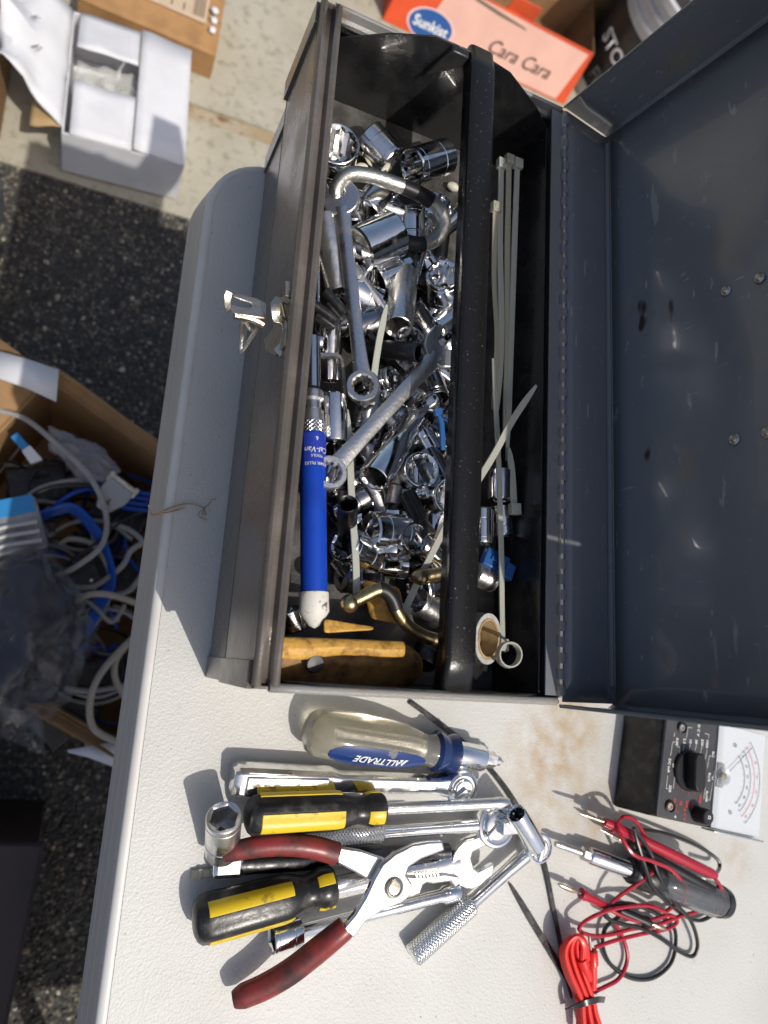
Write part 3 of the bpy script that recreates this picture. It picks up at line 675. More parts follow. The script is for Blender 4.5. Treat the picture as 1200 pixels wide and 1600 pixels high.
# hex key
rod([P(500, 556, .124), P(524, 556, .124), P(532, 562, .124), P(535, 580, .124), P(537, 622, .122)], .0019, 'dull', 'hex_key', 'small bent hex key above the plain socket', 'hex key', 6, 5)
rod([P(565, 500, .120), P(590, 540, .121), P(632, 585, .121)], .0021, 'dark_steel', 'hex_key', 'long dark hex key lying between the two wrenches', 'hex key', 6, 3)
# L handle / sliding T bar
t = thing('sliding_bar', 'small chrome sliding T-bar in the near half beside the black bar', 'T-bar', frame(P(632, 776, .124), P(700, 758, .124)))
MB().lathe([(0, 0), (0, .0035), (.032, .0035), (.032, 0)], 12).build('bar', CH, t); MB().box(.012, .021, -.005, .005, -.005, .005).build('block', CH, t, .0008)
# knurled black bit
a, b2 = P(634, 770, .126), P(668, 838, .130); t = thing('nut_driver_bit', 'black fluted driver bit with a hollow end beside the grooved socket', 'bit', frame(a, b2)); D = (b2-a).length
fl12 = lambda q: 1 + .06*math.cos(14*q)
MB().lathe([(0, 0), (0, .0050), (.001, .0056, fl12), (D*.66, .0056, fl12), (D*.70, .0046), (D-.001, .0058), (D, .0054), (D, .0036), (D*.7, .0036), (D*.7, 0)], 56).build('shaft', 'black_oxide', t, sharp=25)
# universal joint and chrome adapters
t = thing('universal_joint', 'chrome universal joint near the blue plastic clip', 'universal joint', frame(P(645, 640, .130), P(676, 628, .130)))
MB().lathe([(0, 0), (0, .006), (.006, .006), (.007, .0045), (.010, .0045), (.010, 0)], 20).build('socket_half', CH, t); MB().lathe([(.006, .0022), (.012, .006), (.017, .006), (.017, 0)], 20).box(.004, .014, -.0018, .0018, -.006, .006).build('fork_half', CH, t, .0004)
# plastic clips at the front side
for k, (px, py, q) in enumerate(((505, 492, .5), (522, 478, .2))):
    t = thing('wire_clip', ('black plastic wire clip, the lower of two below the deep socket', 'black plastic wire clip, the upper of two below the deep socket')[k], 'clip', locz(P(px, py, .128), -.9 + q))
    MB().box(-.004, .010, -.0045, .0045, -.004, .003).build('block', 'black_pl', t, .0008); MB().lathe([(-.010, 0), (-.010, .003), (.008, .003), (.008, 0)], 12, Matrix.Translation((0, 0, .0035))).build('barrel', 'black_pl', t, .0004)
# blue spark-plug tool
a, b2 = P(488, 612, .132), P(491, 982, .139); F = frame(a, b2, (0, 0, 1)); D = (b2-a).length; k = D/370
t = thing('spark_plug_tool', 'blue-gripped spark plug tool with chrome neck and stained white tip', 'spark plug tool', F)
MB().lathe([(-.034, 0), (-.034, .0048), (-.002, .0048), (-.002, 0)], 20).build('shaft', CH, t)
MB().lathe([(0, 0), (0, .0060), (.001, .0066), (k*14, .0066), (k*18, .0050), (k*30, .0050), (k*34, .0066), (k*52, .0066), (k*53, .006), (k*53, 0)], 28).build('collar', 'chrome_b', t, sharp=28)
MB().lathe([(k*52, .0066), (k*53, .0072), (k*71, .0072), (k*72, .0066)], 28).build('knurl_ring', 'knurl', t)
gr = MB().lathe([(k*70, .0060), (k*71, .0071), (k*74, .0075), (k*200, .0074), (k*318, .0073), (k*319, .0068)], 32).build('grip', 'blue_grip', t)
MB().lathe([(k*317, .0070), (k*318, .0080), (k*346, .0082), (k*352, .0068), (k*366, .0030), (k*370, 0)], 28).build('tip', 'white_tip', t, sharp=40)
def cyl_bend(r, x0, flip=1, a0=PI/2): return lambda u, v: Vector((x0 + flip*v, r*math.cos(a0 - flip*u/r), r*math.sin(a0 - flip*u/r)))
MB().patch([(k*(100 + 26*math.sin(q)), .0075) for q in (-1.5, -.8, 0, .8, 1.5)], .55, 2.6, 10, .0002).build('round_label', 'blue_label', gr)
for s_, sz, xx, uu in (('Cal-Van', .0046, k*102, 0), ('SPARK PLUG', .0026, k*124, 0), ('6', .0034, k*84, .001), ('TOOLS', .0022, k*112, .001)):
    bend = (lambda r_, x_: (lambda u, v: Vector((x_ + v*1.0, r_*math.cos(PI/2 + u/r_), r_*math.sin(PI/2 + u/r_)))))(.00785, xx)
    lettering(s_, sz, 'white_ink', gr, Matrix(), bend=bend, shear=.2 if 'Cal' in s_ else 0)
# white cable ties among the tools
tie([P(580, 632, .134), P(584, 590, .136), P(592, 535, .138), P(604, 476, .141)], 'white cable tie end poking up between the two wrenches', head=False)
tie([P(557, 940, .137), P(556, 880, .138), P(550, 790, .136), P(546, 700, .132), P(542, 640, .126)], 'long white cable tie lying over the sockets beside the blue tool', head=False)
tie([P(634, 950, .130), P(655, 905, .131), P(690, 835, .130), P(700, 815, .128)], 'white cable tie slanting beneath the black bar in the near half')
# brass rods
def ballrod(pts, label, sleeve=None):
    c = catmull(pts, 7); t = thing('brass_hook', label, 'hook', Matrix.Translation(c[0])); q = [p - c[0] for p in c]
    MB().tube(q, .0038, 12).build('rod', 'brass', t); MB().lathe([(-.0052, 0), (-.0045, .0026), (-.0026, .0045), (0, .0052), (.0026, .0045), (.0045, .0026), (.0052, 0)], 16).build('ball_end', 'brass', t, sharp=80)
    if sleeve: MB().tube(q[sleeve[0]:sleeve[1]], .0042, 12).build('sleeve', 'black_rub', t)
ballrod([P(546, 943, .146), P(572, 930, .147), P(596, 921, .148), P(612, 934, .147), P(622, 958, .145), P(640, 980, .143), P(668, 996, .142), P(700, 1003, .140)], 'bent ball-ended brass hook with black sleeve over the leather pouch', (13, 27))
ballrod([P(657, 901, .136), P(680, 897, .136), P(705, 893, .135), P(735, 896, .132)], 'straight ball-ended brass rod passing under the black bar')
# leather tool pouch with a snap
lp_ = thing('leather_pouch', 'worn tan leather pouch with a black snap at the near end of the tray', 'pouch', Matrix.Translation(P(540, 1045, .12)))
O = P(540, 1045, .12)
def pouch(pts, zt, b, thick):
    n = len(pts); up = [P(x, y, z) - O for x, y, z in pts]
    cpt = sum(up, Vector())/n
    mid = [cpt + (p-cpt)*.8 + Vector((0, 0, thick*.35)) for p in up]; dn = [cpt + (p-cpt)*1.0 - Vector((0, 0, thick)) for p in up]
    b.loft([dn, up, mid], True, True)
b_ = MB(); g = []
for j in range(13):
    row = []
    for i in range(21):
        u, v = i/20, j/12
        px = 428 + (662-428)*u - 26*max(0, u-.8)*5*(2*abs(v-.5))**2; py = 1000 + (1072-1000)*v + 8*u*(1-v)
        z = .1290 + .012*math.sin(min(1, v*1.7)*PI*.5)*(1 - .75*max(0, (v-.45)/.55)) + .0015*noise.noise(Vector((u*5, v*4, 1))) - .012*max(0, u-.88)/.12 + .004*math.exp(-((v-.22)/.12)**2)
        row.append(P(px, py, z) - O)
    g.append(row)
b_.sheet(g); body = b_.build('body', 'leather_shaded', lp_, solid=.002, sub=1)
g = []
for j in range(5):
    row = []
    for i in range(15):
        u, v = i/14, j/4; px = 432 + (634-432)*u; py = 994 + 8*u + (34 + 4*math.sin(u*9))*v*(1-.3*u); z = .1455 + .003*math.sin(v*PI) + .001*noise.noise(Vector((u*6, v*3, 8)))
        row.append(P(px, py, z) - O)
    g.append(row)
MB().sheet(g).build('sunlit_flap', 'leather', lp_, solid=.0018, sub=1)  # bright sheet laid over the darker body as its sunlit band
g = []
for j in range(4):
    row = []
    for i in range(6):
        u, v = i/5, j/3; px = 505 + (584-505)*u; py = 966 + 14*u + (24 - 20*u)*v; row.append(P(px, py, .140 + .004*(1-u) + .002*v) - O)
    g.append(row)
MB().sheet(g).build('torn_flap', 'leather', lp_, solid=.0014, sub=1)
g = []
for j in range(5):
    row = []
    for i in range(5):
        u, v = i/4, j/4; px = 565 + 60*u + 12*v; py = 905 + 62*v + 12*u; row.append(P(px, py, .119 + .006*math.sin(u*PI) + .003*math.sin(v*7)) - O)
    g.append(row)
MB().sheet(g).build('strap_tab', 'leather', lp_, solid=.002, sub=1)
sp = P(491, 1036, .1445) - O
MB().lathe([(0, .0052), (.0012, .0052), (.0022, .0044), (.0024, 0)], 24).build('snap', 'black_rub', lp_, T=frame(sp, sp + Vector((.05, -.25, 1)), (0, 1, 0)))
# ---- right compartment
tieA = [(790, 252, 802, 700), (806, 252, 796, 690), (778, 262, 790, 640), (770, 300, 780, 600)]
tl_ = ['bright nylon cable tie, rightmost of the bundle in the right compartment', 'square-headed nylon cable tie standing proud in the right compartment', 'inner nylon cable tie of the bundle beside the bar', 'shortest nylon cable tie of the bundle beside the bar']
for i, (x0, y0, x1, y1) in enumerate([(808, 262, 792, 720), (795, 256, 788, 690), (783, 262, 778, 640), (774, 330, 770, 640)]):
    tie([P(x0, y0, .132 - .002*i), P((x0*2+x1)/3, (2*y0+y1)/3, .129 - .002*i), P((x0+2*x1)/3 + 2*i, (y0+2*y1)/3, .127), P(x1, y1, .124)], tl_[i], m='tie_old' if i % 2 else 'tie', w=.0043)
tie([P(746, 752, .140), P(772, 710, .139), P(802, 655, .141), P(838, 602, .147)], 'cable tie slanting across the right compartment with its tip raised', head=False, w=.0044)
tie([P(770, 560, .128), P(778, 700, .130), P(783, 850, .130), P(784, 940, .131), P(785, 1002, .134)][::-1], 'thin grey cable tie running to the loop beside the tape roll', w=.0036)
lpz = .146; c = [P(795 + 17*math.cos(q), 1023 + 19*math.sin(q), lpz) for q in [2*PI*i/20 for i in range(20)]]
o = MB().tube(c, .0021, 6, flat=(.45, 1.3), closed=True, up=(0, 0, 1)).build('tie_loop', 'tie'); tag(o, 'closed nylon cable tie loop beside the tape roll', 'cable tie')
tie([P(803, 790, .128), P(800, 740, .128), P(795, 700, .127)], 'short clipped cable tie with a chunky head above the chrome sockets', w=.0048, m='tie')
sk_px((780, 782), .122, (781, 735), .122, .0078, 'tall bright socket in the right compartment under the slanting cable tie', groove=False, m=CH)
sk_px((752, 795), .122, (752, 850), .122, .0078, 'sky-blue mirroring socket half under the bar in the right compartment')
sk_px((785, 838), .116, (782, 792), .116, .0075, 'shaded chrome socket behind the sky-mirroring one')
sk_px((742, 895), .118, (772, 908), .118, .0078, 'worn socket lying near the blue plastic clip', m='chrome_b')
t = thing('blue_clip', 'blue plastic wire clip in the right compartment', 'clip', locz(P(775, 878, .122), -.35))
MB().box(-.010, .008, -.006, .006, -.003, .003).box(.006, .013, -.008, .003, -.003, .0045).build('body', 'blue_pl', t, .0008); MB().box(-.006, .002, -.0015, .0015, .003, .0042).build('rib', 'blue_pl', t, .0004)
t = thing('blue_clip', 'thin blue plastic strip squeezed beside the black bar', 'clip', frame(P(684, 640, .130), P(692, 695, .128)))
MB().strip([(0, 0, 0), (.01, .0006, .001), (.026, -.0004, 0)], .0034, .0022).build('strip', 'blue_pl', t, .0005); MB().box(-.001, .004, -.0028, .0028, -.0015, .0015).build('end_tab', 'blue_pl', t, .0005)
nv = Vector((.44, -.04, .9)).normalized(); b2 = P(763, 998, .141); a = b2 - nv*.0188; F = frame(a, b2, (0, 1, 0))
t = thing('tape_roll', 'roll of grey tape standing on edge in the right compartment', 'tape roll', F)
MB().lathe([(0, .0150), (0, .0152), (.0185, .0152), (.0185, .0140), (.0188, .0140), (.0188, .0108), (0, .0108)], 40, loop=True).build('tape', 'tape', t, sharp=30)
MB().lathe([(.0184, .0151), (.0190, .0150), (.0190, .0122), (.0184, .0122)], 40, loop=True).build('tape_edge', 'tape_edge', t)
MB().lathe([(.0005, .0120), (.0193, .0120), (.0193, .0106), (.0005, .0106)], 40, loop=True).build('core', 'paper', t, sharp=30)
MB().sheet([[(.006, -.010, z), (.006, .010, z)] for z in (-.006, .004)]).build('core_wad', 'paper', t, solid=.003)
for k in range(4):
    o = MB().box(-.006, .006, -.0035, .0035, -.003, .003).box(-.002, .002, -.005, .005, -.002, .002).build('anchor_clip', 'tie_old', None, .0007, T=locz(P(722 + 10*k, 1046 - (k % 2)*12, .1035), .5*k)); tag(o, 'dim nylon anchor clip at the shaded near end of the right compartment', 'clip', 'anchor clips in the shaded tray corner')
relabel([o for o in COL.objects if o.name.startswith('anchor_clip')], lambda o: o.location.x, 'dim nylon anchor clip at the near end of the tray, %s from the black bar')
# cream plastic pellets near the hook
pl = MB().lathe([(-.0045, 0), (-.004, .002), (-.001, .0033), (.002, .0030), (.0042, .0018), (.0046, 0)], 12).mesh('cream_plug'); pl.materials.append(M['cream'])
for k, (px, py) in enumerate([(565, 262), (580, 250), (592, 268), (604, 262), (548, 268), (574, 240), (500, 300), (708, 292)]):
    o = bpy.data.objects.new('cream_plug', pl); fin(o, None, 0, locz(P(px, py, .105), k*1.3, 0, -.4 + .2*(k % 4)))
    tag(o, 'small cream plastic plug lying near the bent hook' if k != 7 else 'lone cream plastic plug beside the black bar', 'plug', 'cream plugs near the bent hook' if k != 7 else None)
relabel([o for o in COL.objects if o.name.startswith('cream_plug') and not o['label'].startswith('lone')], lambda o: o.location.x, 'small cream plastic plug near the bent hook, %s from the front wall')
# ---- the heap underneath: sockets, bits and bars
R = random.Random(21); bars = []
kinds = [socket_mb(.024, .0080).mesh('socket'), socket_mb(.025, .0098).mesh('socket'), socket_mb(.023, .0062, .0058).mesh('socket'), socket_mb(.046, .0070, groove=False).mesh('socket'), socket_mb(.026, .0112).mesh('socket'), socket_mb(.030, .0066, .0075, 6).mesh('socket'), socket_mb(.050, .0058, .0056, 6, False).mesh('socket')]
for m_ in kinds: m_.set_sharp_from_angle(angle=math.radians(22))
mats_k = ['chrome', 'gun', 'dark_steel', 'chrome', 'chrome', 'black_oxide', 'dark_steel']
kmesh = []
for m_, mk in zip(kinds, mats_k): m_.materials.append(M[mk]); kmesh.append(m_)
spots = []; heap = []
for k in range(66):
    for tr_ in range(120):
        x, y = R.uniform(.026, .120), R.uniform(.062, .325)
        if x < .038 and .03 < y < .20: continue
        if y > .25 and R.random() < .6: continue
        if R.random() < .85 and any((x-q.x)**2 + (y-q.y)**2 < .0125**2 for q in SP): continue
        if all((x-a)**2 + (y-b)**2 > .0112**2 for a, b in spots): break
    else: continue
    spots.append((x, y)); kk = R.choice([0, 1, 1, 1, 3, 4, 4, 5, 6, 6]); rr = (.008, .0098, .0062, .007, .0112, .0075, .0058)[kk]
    az = R.uniform(0, 2*PI); el = R.uniform(-.25, .35) if (R.random() < .8 or y > .22) else R.uniform(.9, 1.4)
    hl = (.012, .0125, .0115, .023, .013, .015, .025)[kk]; x = max(x, .0115 + rr + hl*abs(math.cos(az)*math.cos(el))); y = max(y, .05 + hl*abs(math.sin(az)))
    z = TZ + rr + hl*abs(math.sin(el)) + (.0125 if (len(spots) % 3 == 0 and y < .2) else .001)
    T = Matrix.Translation((x, y, z)) @ Matrix.Rotation(az, 4, 'Z') @ Matrix.Rotation(-el, 4, 'Y') @ Matrix.Translation((-hl, 0, 0))
    o = bpy.data.objects.new('socket', kmesh[kk]); fin(o, None, 0, T)
    heap.append((0 if x < .055 else (1 if x < .09 else 2), kk, -y, o))
ordn = ['farthest', 'second farthest', 'third farthest', 'fourth farthest', 'fifth farthest', 'sixth farthest', 'seventh farthest', 'eighth farthest', 'ninth farthest', 'tenth farthest', 'eleventh farthest', 'twelfth farthest', 'thirteenth farthest', 'fourteenth farthest', 'fifteenth farthest']
heap.sort(key=lambda h: h[:3]); prev = None
for lane, kk, ny, o in heap:
    cnt = cnt + 1 if prev == (lane, kk) else 0; prev = (lane, kk)
    sz = ('ordinary bright', 'broad', 'small dark', 'deep', 'stout', 'blackened', 'slim dark')[kk]
    tag(o, '%s %s socket of the loose heap, %s' % (ordn[cnt], sz, ('along the front side of the tray', 'down the middle of the tray', 'beside the black bar')[lane]), 'socket', 'sockets of the loose heap in the tray')
for k in range(13):
    x, y = R.uniform(.04, .11), R.uniform(.08, .30); az = R.uniform(0, 2*PI); Ln = R.uniform(.035, .07); z = R.uniform(.108, .122); d = Vector((math.cos(az), math.sin(az)*1.6, R.uniform(-.1, .1))).normalized()*Ln/2
    a, b2 = Vector((x, y, z))-d, Vector((x, y, z))+d
    for q in (a, b2): q.x = min(max(q.x, .022), .15); q.y = min(max(q.y, .06), .34)
    o = MB().lathe([(0, 0), (0, .0032), (.001, .0036), ((b2-a).length*.75, .0036), ((b2-a).length*.78, .0048), ((b2-a).length, .0046), ((b2-a).length, 0)], 14).build('drive_bar', R.choice(['chrome', 'chrome_b', 'dull', 'dark_steel']), None, T=frame(a, b2))
    tag(o, 'short round drive bar buried among the heaped sockets', 'drive bar', 'drive bars buried in the heap'); bars.append((-y, o))
relabel([o for _, o in bars], lambda o: -o.location.y, 'round drive bar buried among the sockets, %s counted from the far end')
# ------------------------------------------------------------------ tools lying on the table
# clear-handled screwdriver
a, b2 = P(477, 1141, .0185), P(786, 1190, .0150); F = frame(a, b2); D = (b2-a).length; k = D/313
t = thing('screwdriver', 'clear-handled screwdriver with navy inlay lying closest to the toolbox', 'screwdriver', F)
tri = lambda q: 1 + .03*math.cos(3*q + .6)
hd = MB().lathe([(0, 0), (.0006, .008), (.003, .0130), (.008, .0158), (.016, .0172, tri), (.035, .0178, tri), (k*120, .0172, tri), (k*150, .0150, tri), (k*168, .0124), (k*182, .0112), (k*192, .0125), (k*196, .0125), (k*196, 0)], 48).build('handle', 'clear', t, sharp=60)
MB().lathe([(k*176, 0), (k*176, .0080), (k*190, .0118), (k*196, .0150), (k*203, .0142), (k*212, .0122), (k*220, .0140), (k*226, .0146), (k*229, .0125), (k*229, 0)], 40).build('collar', 'blue_collar', t, sharp=40)
MB().lathe([(k*40, 0), (k*40, .0042), (k*180, .0046), (k*180, 0)], 16).build('blade_core', 'chrome_b', hd)
MB().lathe([(k*228, .0090), (k*230, .0100), (k*272, .0100), (k*274, .0094), (k*276, .0094), (k*277, .0086), (k*278, 0)], 28).build('ratchet_barrel', 'chrome', t, sharp=30)
MB().lathe([(k*277, .0060), (k*279, .0064, hexf), (k*296, .0064, hexf), (k*298, .0042), (k*306, .0036), (k*310, .0016), (k*313, .0008), (k*313, 0)], 24).build('bit', 'chrome_b', t, sharp=30)
# navy inlay on the near flank
inl = [(k*28, .25), (k*34, .55), (k*48, .85), (k*70, 1), (k*130, 1), (k*155, .85), (k*166, .6), (k*172, .3)]
rows = []
def hr_(x):
    pr = [(.0, .008), (.008, .0158), (.016, .0174), (.035, .0181), (k*120, .0175), (k*150, .0153), (k*175, .0122)]
    for i in range(len(pr)-1):
        if pr[i][0] <= x <= pr[i+1][0]: q = (x-pr[i][0])/(pr[i+1][0]-pr[i][0]); return pr[i][1]*(1-q)+pr[i+1][1]*q
    return pr[-1][1]
AC = math.radians(180-50); HWI = .50
q = MB(); rr = []
for x, w_ in inl:
    r_ = hr_(x); ring = [(x, (r_+.0006)*math.cos(AC + HWI*w_*(j/6-1)), (r_+.0006)*math.sin(AC + HWI*w_*(j/6-1))) for j in range(13)]
    ring += [(x, (r_-.0004)*math.cos(AC + HWI*w_*(j/6-1)), (r_-.0004)*math.sin(AC + HWI*w_*(j/6-1))) for j in range(12, -1, -1)]
    rr.append(ring)
inlay = q.loft(rr).build('inlay', 'blue_inlay', hd, sharp=60)
def ibend(x0, sgn=-1):
    return lambda u, v: Vector((x0 - u, (hr_(x0-u)+.0009)*math.cos(AC + v/.0178), (hr_(x0-u)+.0009)*math.sin(AC + v/.0178)))
lettering('ALLTRADE', .0078, 'white_ink', inlay, Matrix(), shear=.25, bend=ibend(k*100), off=.00015)
q = MB(); fb = ibend(k*136)
for tri_ in (((-.0035, -.003), (0, .0035), (.0012, .001), (-.0012, -.003)), ((.0002, -.003), (.0018, .000), (.0036, -.003))):
    q.add([fb(u, v) for u, v in tri_], [tuple(range(len(tri_)))])
q.build('emblem', 'white_ink', inlay)
# chrome ratchet with panelled handle
a, b2 = P(362, 1217, .0120), P(716, 1226, .0140); D = (b2-a).length
t = thing('ratchet', 'chrome ratchet with flat panelled handle below the clear screwdriver', 'ratchet', frame(a, b2, (0, -.25, 1)))
ratchet(t, D, D*.44, .0094, .0132, knurled=False, hh=.019, off=-1)
# screwdriver, black and yellow, straight
a, b2 = P(383, 1275, .0260), P(795, 1254, .0300); F = frame(a, b2); D = (b2-a).length
t = thing('screwdriver', 'black and yellow screwdriver lying level, shank reaching the round ratchet head', 'screwdriver', F); Lh = (P(597, 1265, .027)-a).length
driver_handle(t, Lh, .0127, angles=(108, 228, 348), w=30)
MB().lathe([(Lh-.002, .0042), (D-.012, .0042), (D-.010, .0048), (D-.003, .0040), (D, .0030), (D, 0)], 16).build('shank', 'chrome_b', t)
# knurled ratchet under it
a, b2 = P(430, 1312, .0085), P(771, 1288, .0140); D = (b2-a).length
t = thing('ratchet', 'knurled-handle ratchet with big round head under the straight screwdriver', 'ratchet', frame(a, b2))
ratchet(t, D, D*.46, .0075, .0163, hh=.014, off=-1)
MB().box(D-.001, D+.013, -.0048, .0048, .0085, .0150, Matrix.Translation((0, 0, 0))).build('drive_stub', 'chrome', t, .001)
# flex handle with upright socket at its end
a, b2 = P(350, 1350, .0085), P(700, 1330, .0085); D = (b2-a).length
t = thing('breaker_bar', 'dark breaker bar lying under the pliers and screwdrivers', 'breaker bar', frame(a, b2))
MB().lathe([(0, 0), (.0005, .006), (.004, .0072), (.06, .0072), (.062, .006), (D, .0058), (D, 0)], 18).build('handle', 'dark_steel', t)
MB().box(-.008, .012, -.0075, .0075, -.0075, .0075).build('head', 'chrome', t, .003)
socket(P(347, 1330, .010), P(350, 1276, .036), .0112, 'six-point socket tipped upright at the left end of the tool pile', pts=6, m='chrome_b', sq=.006)
tag(MB().box(0, .017, -.0028, .0028, 0, .003).box(.004, .007, -.0036, .0036, .0005, .0036).build('nylon_stub', 'tie_old', None, .0008, T=locz(P(298, 1366, .0005), .05)), 'small translucent nylon stub poking out left of the tool pile', 'nylon stub')
# second black and yellow screwdriver
a, b2 = P(301, 1441, .0175), P(600, 1362, .0190); F = frame(a, b2); D = (b2-a).length
t = thing('screwdriver', 'black and yellow screwdriver lying tilted at the lower left of the pile', 'screwdriver', F); Lh = (P(520, 1382, .018)-a).length
driver_handle(t, Lh, .0148, angles=(52, 150, 275), w=19)
MB().lathe([(Lh-.002, .0050), (D-.01, .0050), (D, .0044), (D, 0)], 16).build('shank', 'chrome_b', t)
# open-end wrench under the pliers
t = wrench(P(735, 1348, .012), P(470, 1395, .008), 'chrome open-end wrench whose jaw sticks out right of the pliers', rbox=.011, wopen=.0175, m='chrome', shank=.012, th=.006, gap=.0145)
# extension with socket
a, b2 = P(425, 1467, .0095), P(716, 1393, .0095); D = (b2-a).length
t = thing('extension_bar', 'chrome extension bar lying under the lower jaw of the pliers', 'extension bar', frame(P(462, 1457, .0095), b2)); D2 = (b2-P(462, 1457, .0095)).length
MB().lathe([(0, 0), (0, .0060), (.004, .0060), (.006, .0048), (D2-.016, .0048), (D2-.013, .0066), (D2-.001, .0066), (D2, .0060), (D2, 0)], 20).build('shaft', 'chrome', t)
socket(P(470, 1455, .0097), P(424, 1467, .0105), .0098, 'chrome socket fitted on the extension bar below the tilted screwdriver', pts=6)
# pliers
pl = thing('slip_joint_pliers', 'slip-joint pliers with worn red dipped handles on top of the pile', 'pliers', Matrix.Translation(P(610, 1383, .034))); O = P(610, 1383, .034)
def flat_poly(pts, z0, z1):
    b = MB(); lo = [P(x, y, z0) - O for x, y in pts]; n = len(lo); hi = [q + Vector((0, 0, z1-z0)) for q in lo]
    ar = sum(lo[i].x*lo[(i+1) % n].y - lo[(i+1) % n].x*lo[i].y for i in range(n))
    if ar < 0: lo.reverse(); hi.reverse()
    b.add(lo+hi, [tuple(reversed(range(n))), tuple(range(n, 2*n))] + [(i, (i+1) % n, n+(i+1) % n, n+i) for i in range(n)]); return b
A_ = [(529, 1449), (548, 1462), (566, 1437), (590, 1421), (622, 1408), (637, 1396), (640, 1378), (630, 1364), (634, 1352), (652, 1340), (676, 1331), (690, 1326), (686, 1311), (664, 1312), (640, 1317), (612, 1330), (592, 1347), (580, 1368), (566, 1398), (550, 1424)]
B_ = [(520, 1320), (524, 1346), (548, 1358), (572, 1372), (590, 1392), (612, 1402), (640, 1398), (652, 1393), (656, 1380), (662, 1376), (672, 1378), (700, 1374), (706, 1384), (714, 1378), (712, 1366), (690, 1362), (660, 1366), (636, 1366), (616, 1358), (596, 1338), (560, 1326)]
hb = flat_poly(B_, .0285, .0335).build('lower_half', 'chrome_b', pl, .0012)
ha = flat_poly(A_, .0340, .0395).build('upper_half', 'chrome', pl, .0014)
g1 = [P(x, y, z) - O for x, y, z in ((348, 1338, .024), (372, 1329, .026), (410, 1322, .029), (450, 1320, .031), (490, 1324, .032), (526, 1334, .032))]
MB().tube(catmull(g1), [.0040, .0062, .0068, .0070, .0072, .0074, .0074], 16, flat=(1.0, .8)).build('grip', 'red_grip', hb)
g2 = [P(x, y, z) - O for x, y, z in ((364, 1562, .014), (380, 1556, .0155), (415, 1541, .019), (455, 1517, .024), (495, 1486, .030), (522, 1464, .0345), (540, 1449, .0365))]
MB().tube(catmull(g2), [.0048, .0074, .0078, .0080, .0080, .0078, .0074], 16, flat=(1.0, .85)).build('grip', 'red_grip', ha)
MB().lathe([(.030-.034, .0068), (.0062, .0068), (.0075, .0060), (.0080, .0048), (.0072, .0040), (.0076, 0)], 28).build('pivot_bolt', 'nickel', pl, T=frame(Vector((0, 0, 0)), Vector((0, 0, 1)), (0, 1, 0)), sharp=28)
for i in range(7):
    q = P(650 + i*5.5, 1368 - i*.4, .0334) - O; MB().box(-.0008, .0008, -.0022, .0022, 0, .0012).build('tooth', 'dull', hb, T=locz(q, .4))
# ratchet with knurled handle at lower right, socket on its head
a, b2 = P(644, 1494, .0085), P(836, 1322, .0130); D = (b2-a).length
t = thing('ratchet', 'small ratchet with thick knurled handle pointing to the bottom of the picture', 'ratchet', frame(a, b2))
ratchet(t, D, D*.46, .0082, .0120, hh=.016, off=-1)
socket(P(838, 1322, .0220), P(806, 1270, .034), .0078, 'slim chrome socket mounted on the head of the small knurled ratchet', groove=False)
# black cable ties
tie([P(640, 1096, .002), P(712, 1150, .002), P(768, 1204, .003), P(810, 1262, .004), P(846, 1335, .003), P(864, 1415, .002), P(880, 1500, .004), P(893, 1560, .005)], 'long black cable tie curving from under the toolbox to the red bundle', 'black_pl', .0040, head=False)
tie([P(940, 1612, .003), P(900, 1550, .004), P(850, 1470, .002), P(797, 1381, .002)], 'short straight black cable tie pointing at the knurled ratchet', 'black_pl', .0052, head=False)
# ------------------------------------------------------------------ multimeter
mc = [P(1026, 1276, .042), P(1049, 1128, .042)]
ex = (P(1110, 1294, .042) - P(1026, 1276, .042)).normalized(); a = P(1026, 1276, .042); F = frame(a, a + ex)   # X: towards the meter's top, Y: across (far), Z up
F = Matrix.Translation((0, 0, -.042)) @ F
mm = thing('multimeter', 'black analog multimeter with white dial half hidden under the lid', 'multimeter', F)
MW, ML, MH = .088, .118, .042; DV = (P(1109, 1295, .042) - a).length
b_ = MB(); b_.loft([[(x0, y0, z) for (x0, y0) in ((-e, -e2), (ML, -e2), (ML, MW+e2), (-e, MW+e2))] for (e, e2, z) in ((.0075, .001, .0004), (.0075, .001, .006), (.0025, .0005, .034), (.0005, 0, MH-.002))])
case = b_.build('case', 'black_pl', mm, .0015)
MB().box(0, DV, .0004, MW-.0004, MH-.0022, MH).build('panel', 'meter_face', mm, .0006)
MB().box(DV, ML, .0008, MW-.0008, MH-.0015, MH+.0012).build('dial_card', 'meter_card', mm)
MB().loft([[(DV+.0003, -.0006, MH-.003), (ML+.001, -.0006, MH-.003), (ML+.001, MW+.0006, MH-.003), (DV+.0003, MW+.0006, MH-.003)], [(DV+.0003, -.0004, MH+.0065), (ML, .0002, MH+.0065), (ML, MW-.0002, MH+.0065), (DV+.0003, MW-.0004, MH+.0065)]]).build('clear_cover', 'lens', mm, .001)
MB().box(DV-.001, ML+.001, -.0022, -.0008, MH-.008, MH+.0055).build('edge_strip', 'silver_edge', mm, .0004)
def up_(x, y, z=MH+.0003): return Matrix.Translation((x, y, z)) @ Matrix.Rotation(-PI/2, 4, 'Z')
FI = mm.matrix_world.inverted(); kc = tuple((FI @ P(960 + 605/5, 1100 + 525/5, MH+.004))[:2]); kz = tuple((FI @ P(960 + 735/5, 1100 + 885/5, MH+.012))[:2])
kb = MB().lathe([(MH-.001, .0165), (MH+.002, .0165), (MH+.003, .0155), (MH+.003, 0)], 40, Matrix.Translation((kc[0], kc[1], 0)) @ Matrix.Rotation(-PI/2, 4, 'Y')).build('selector_knob', 'black_rub', mm)
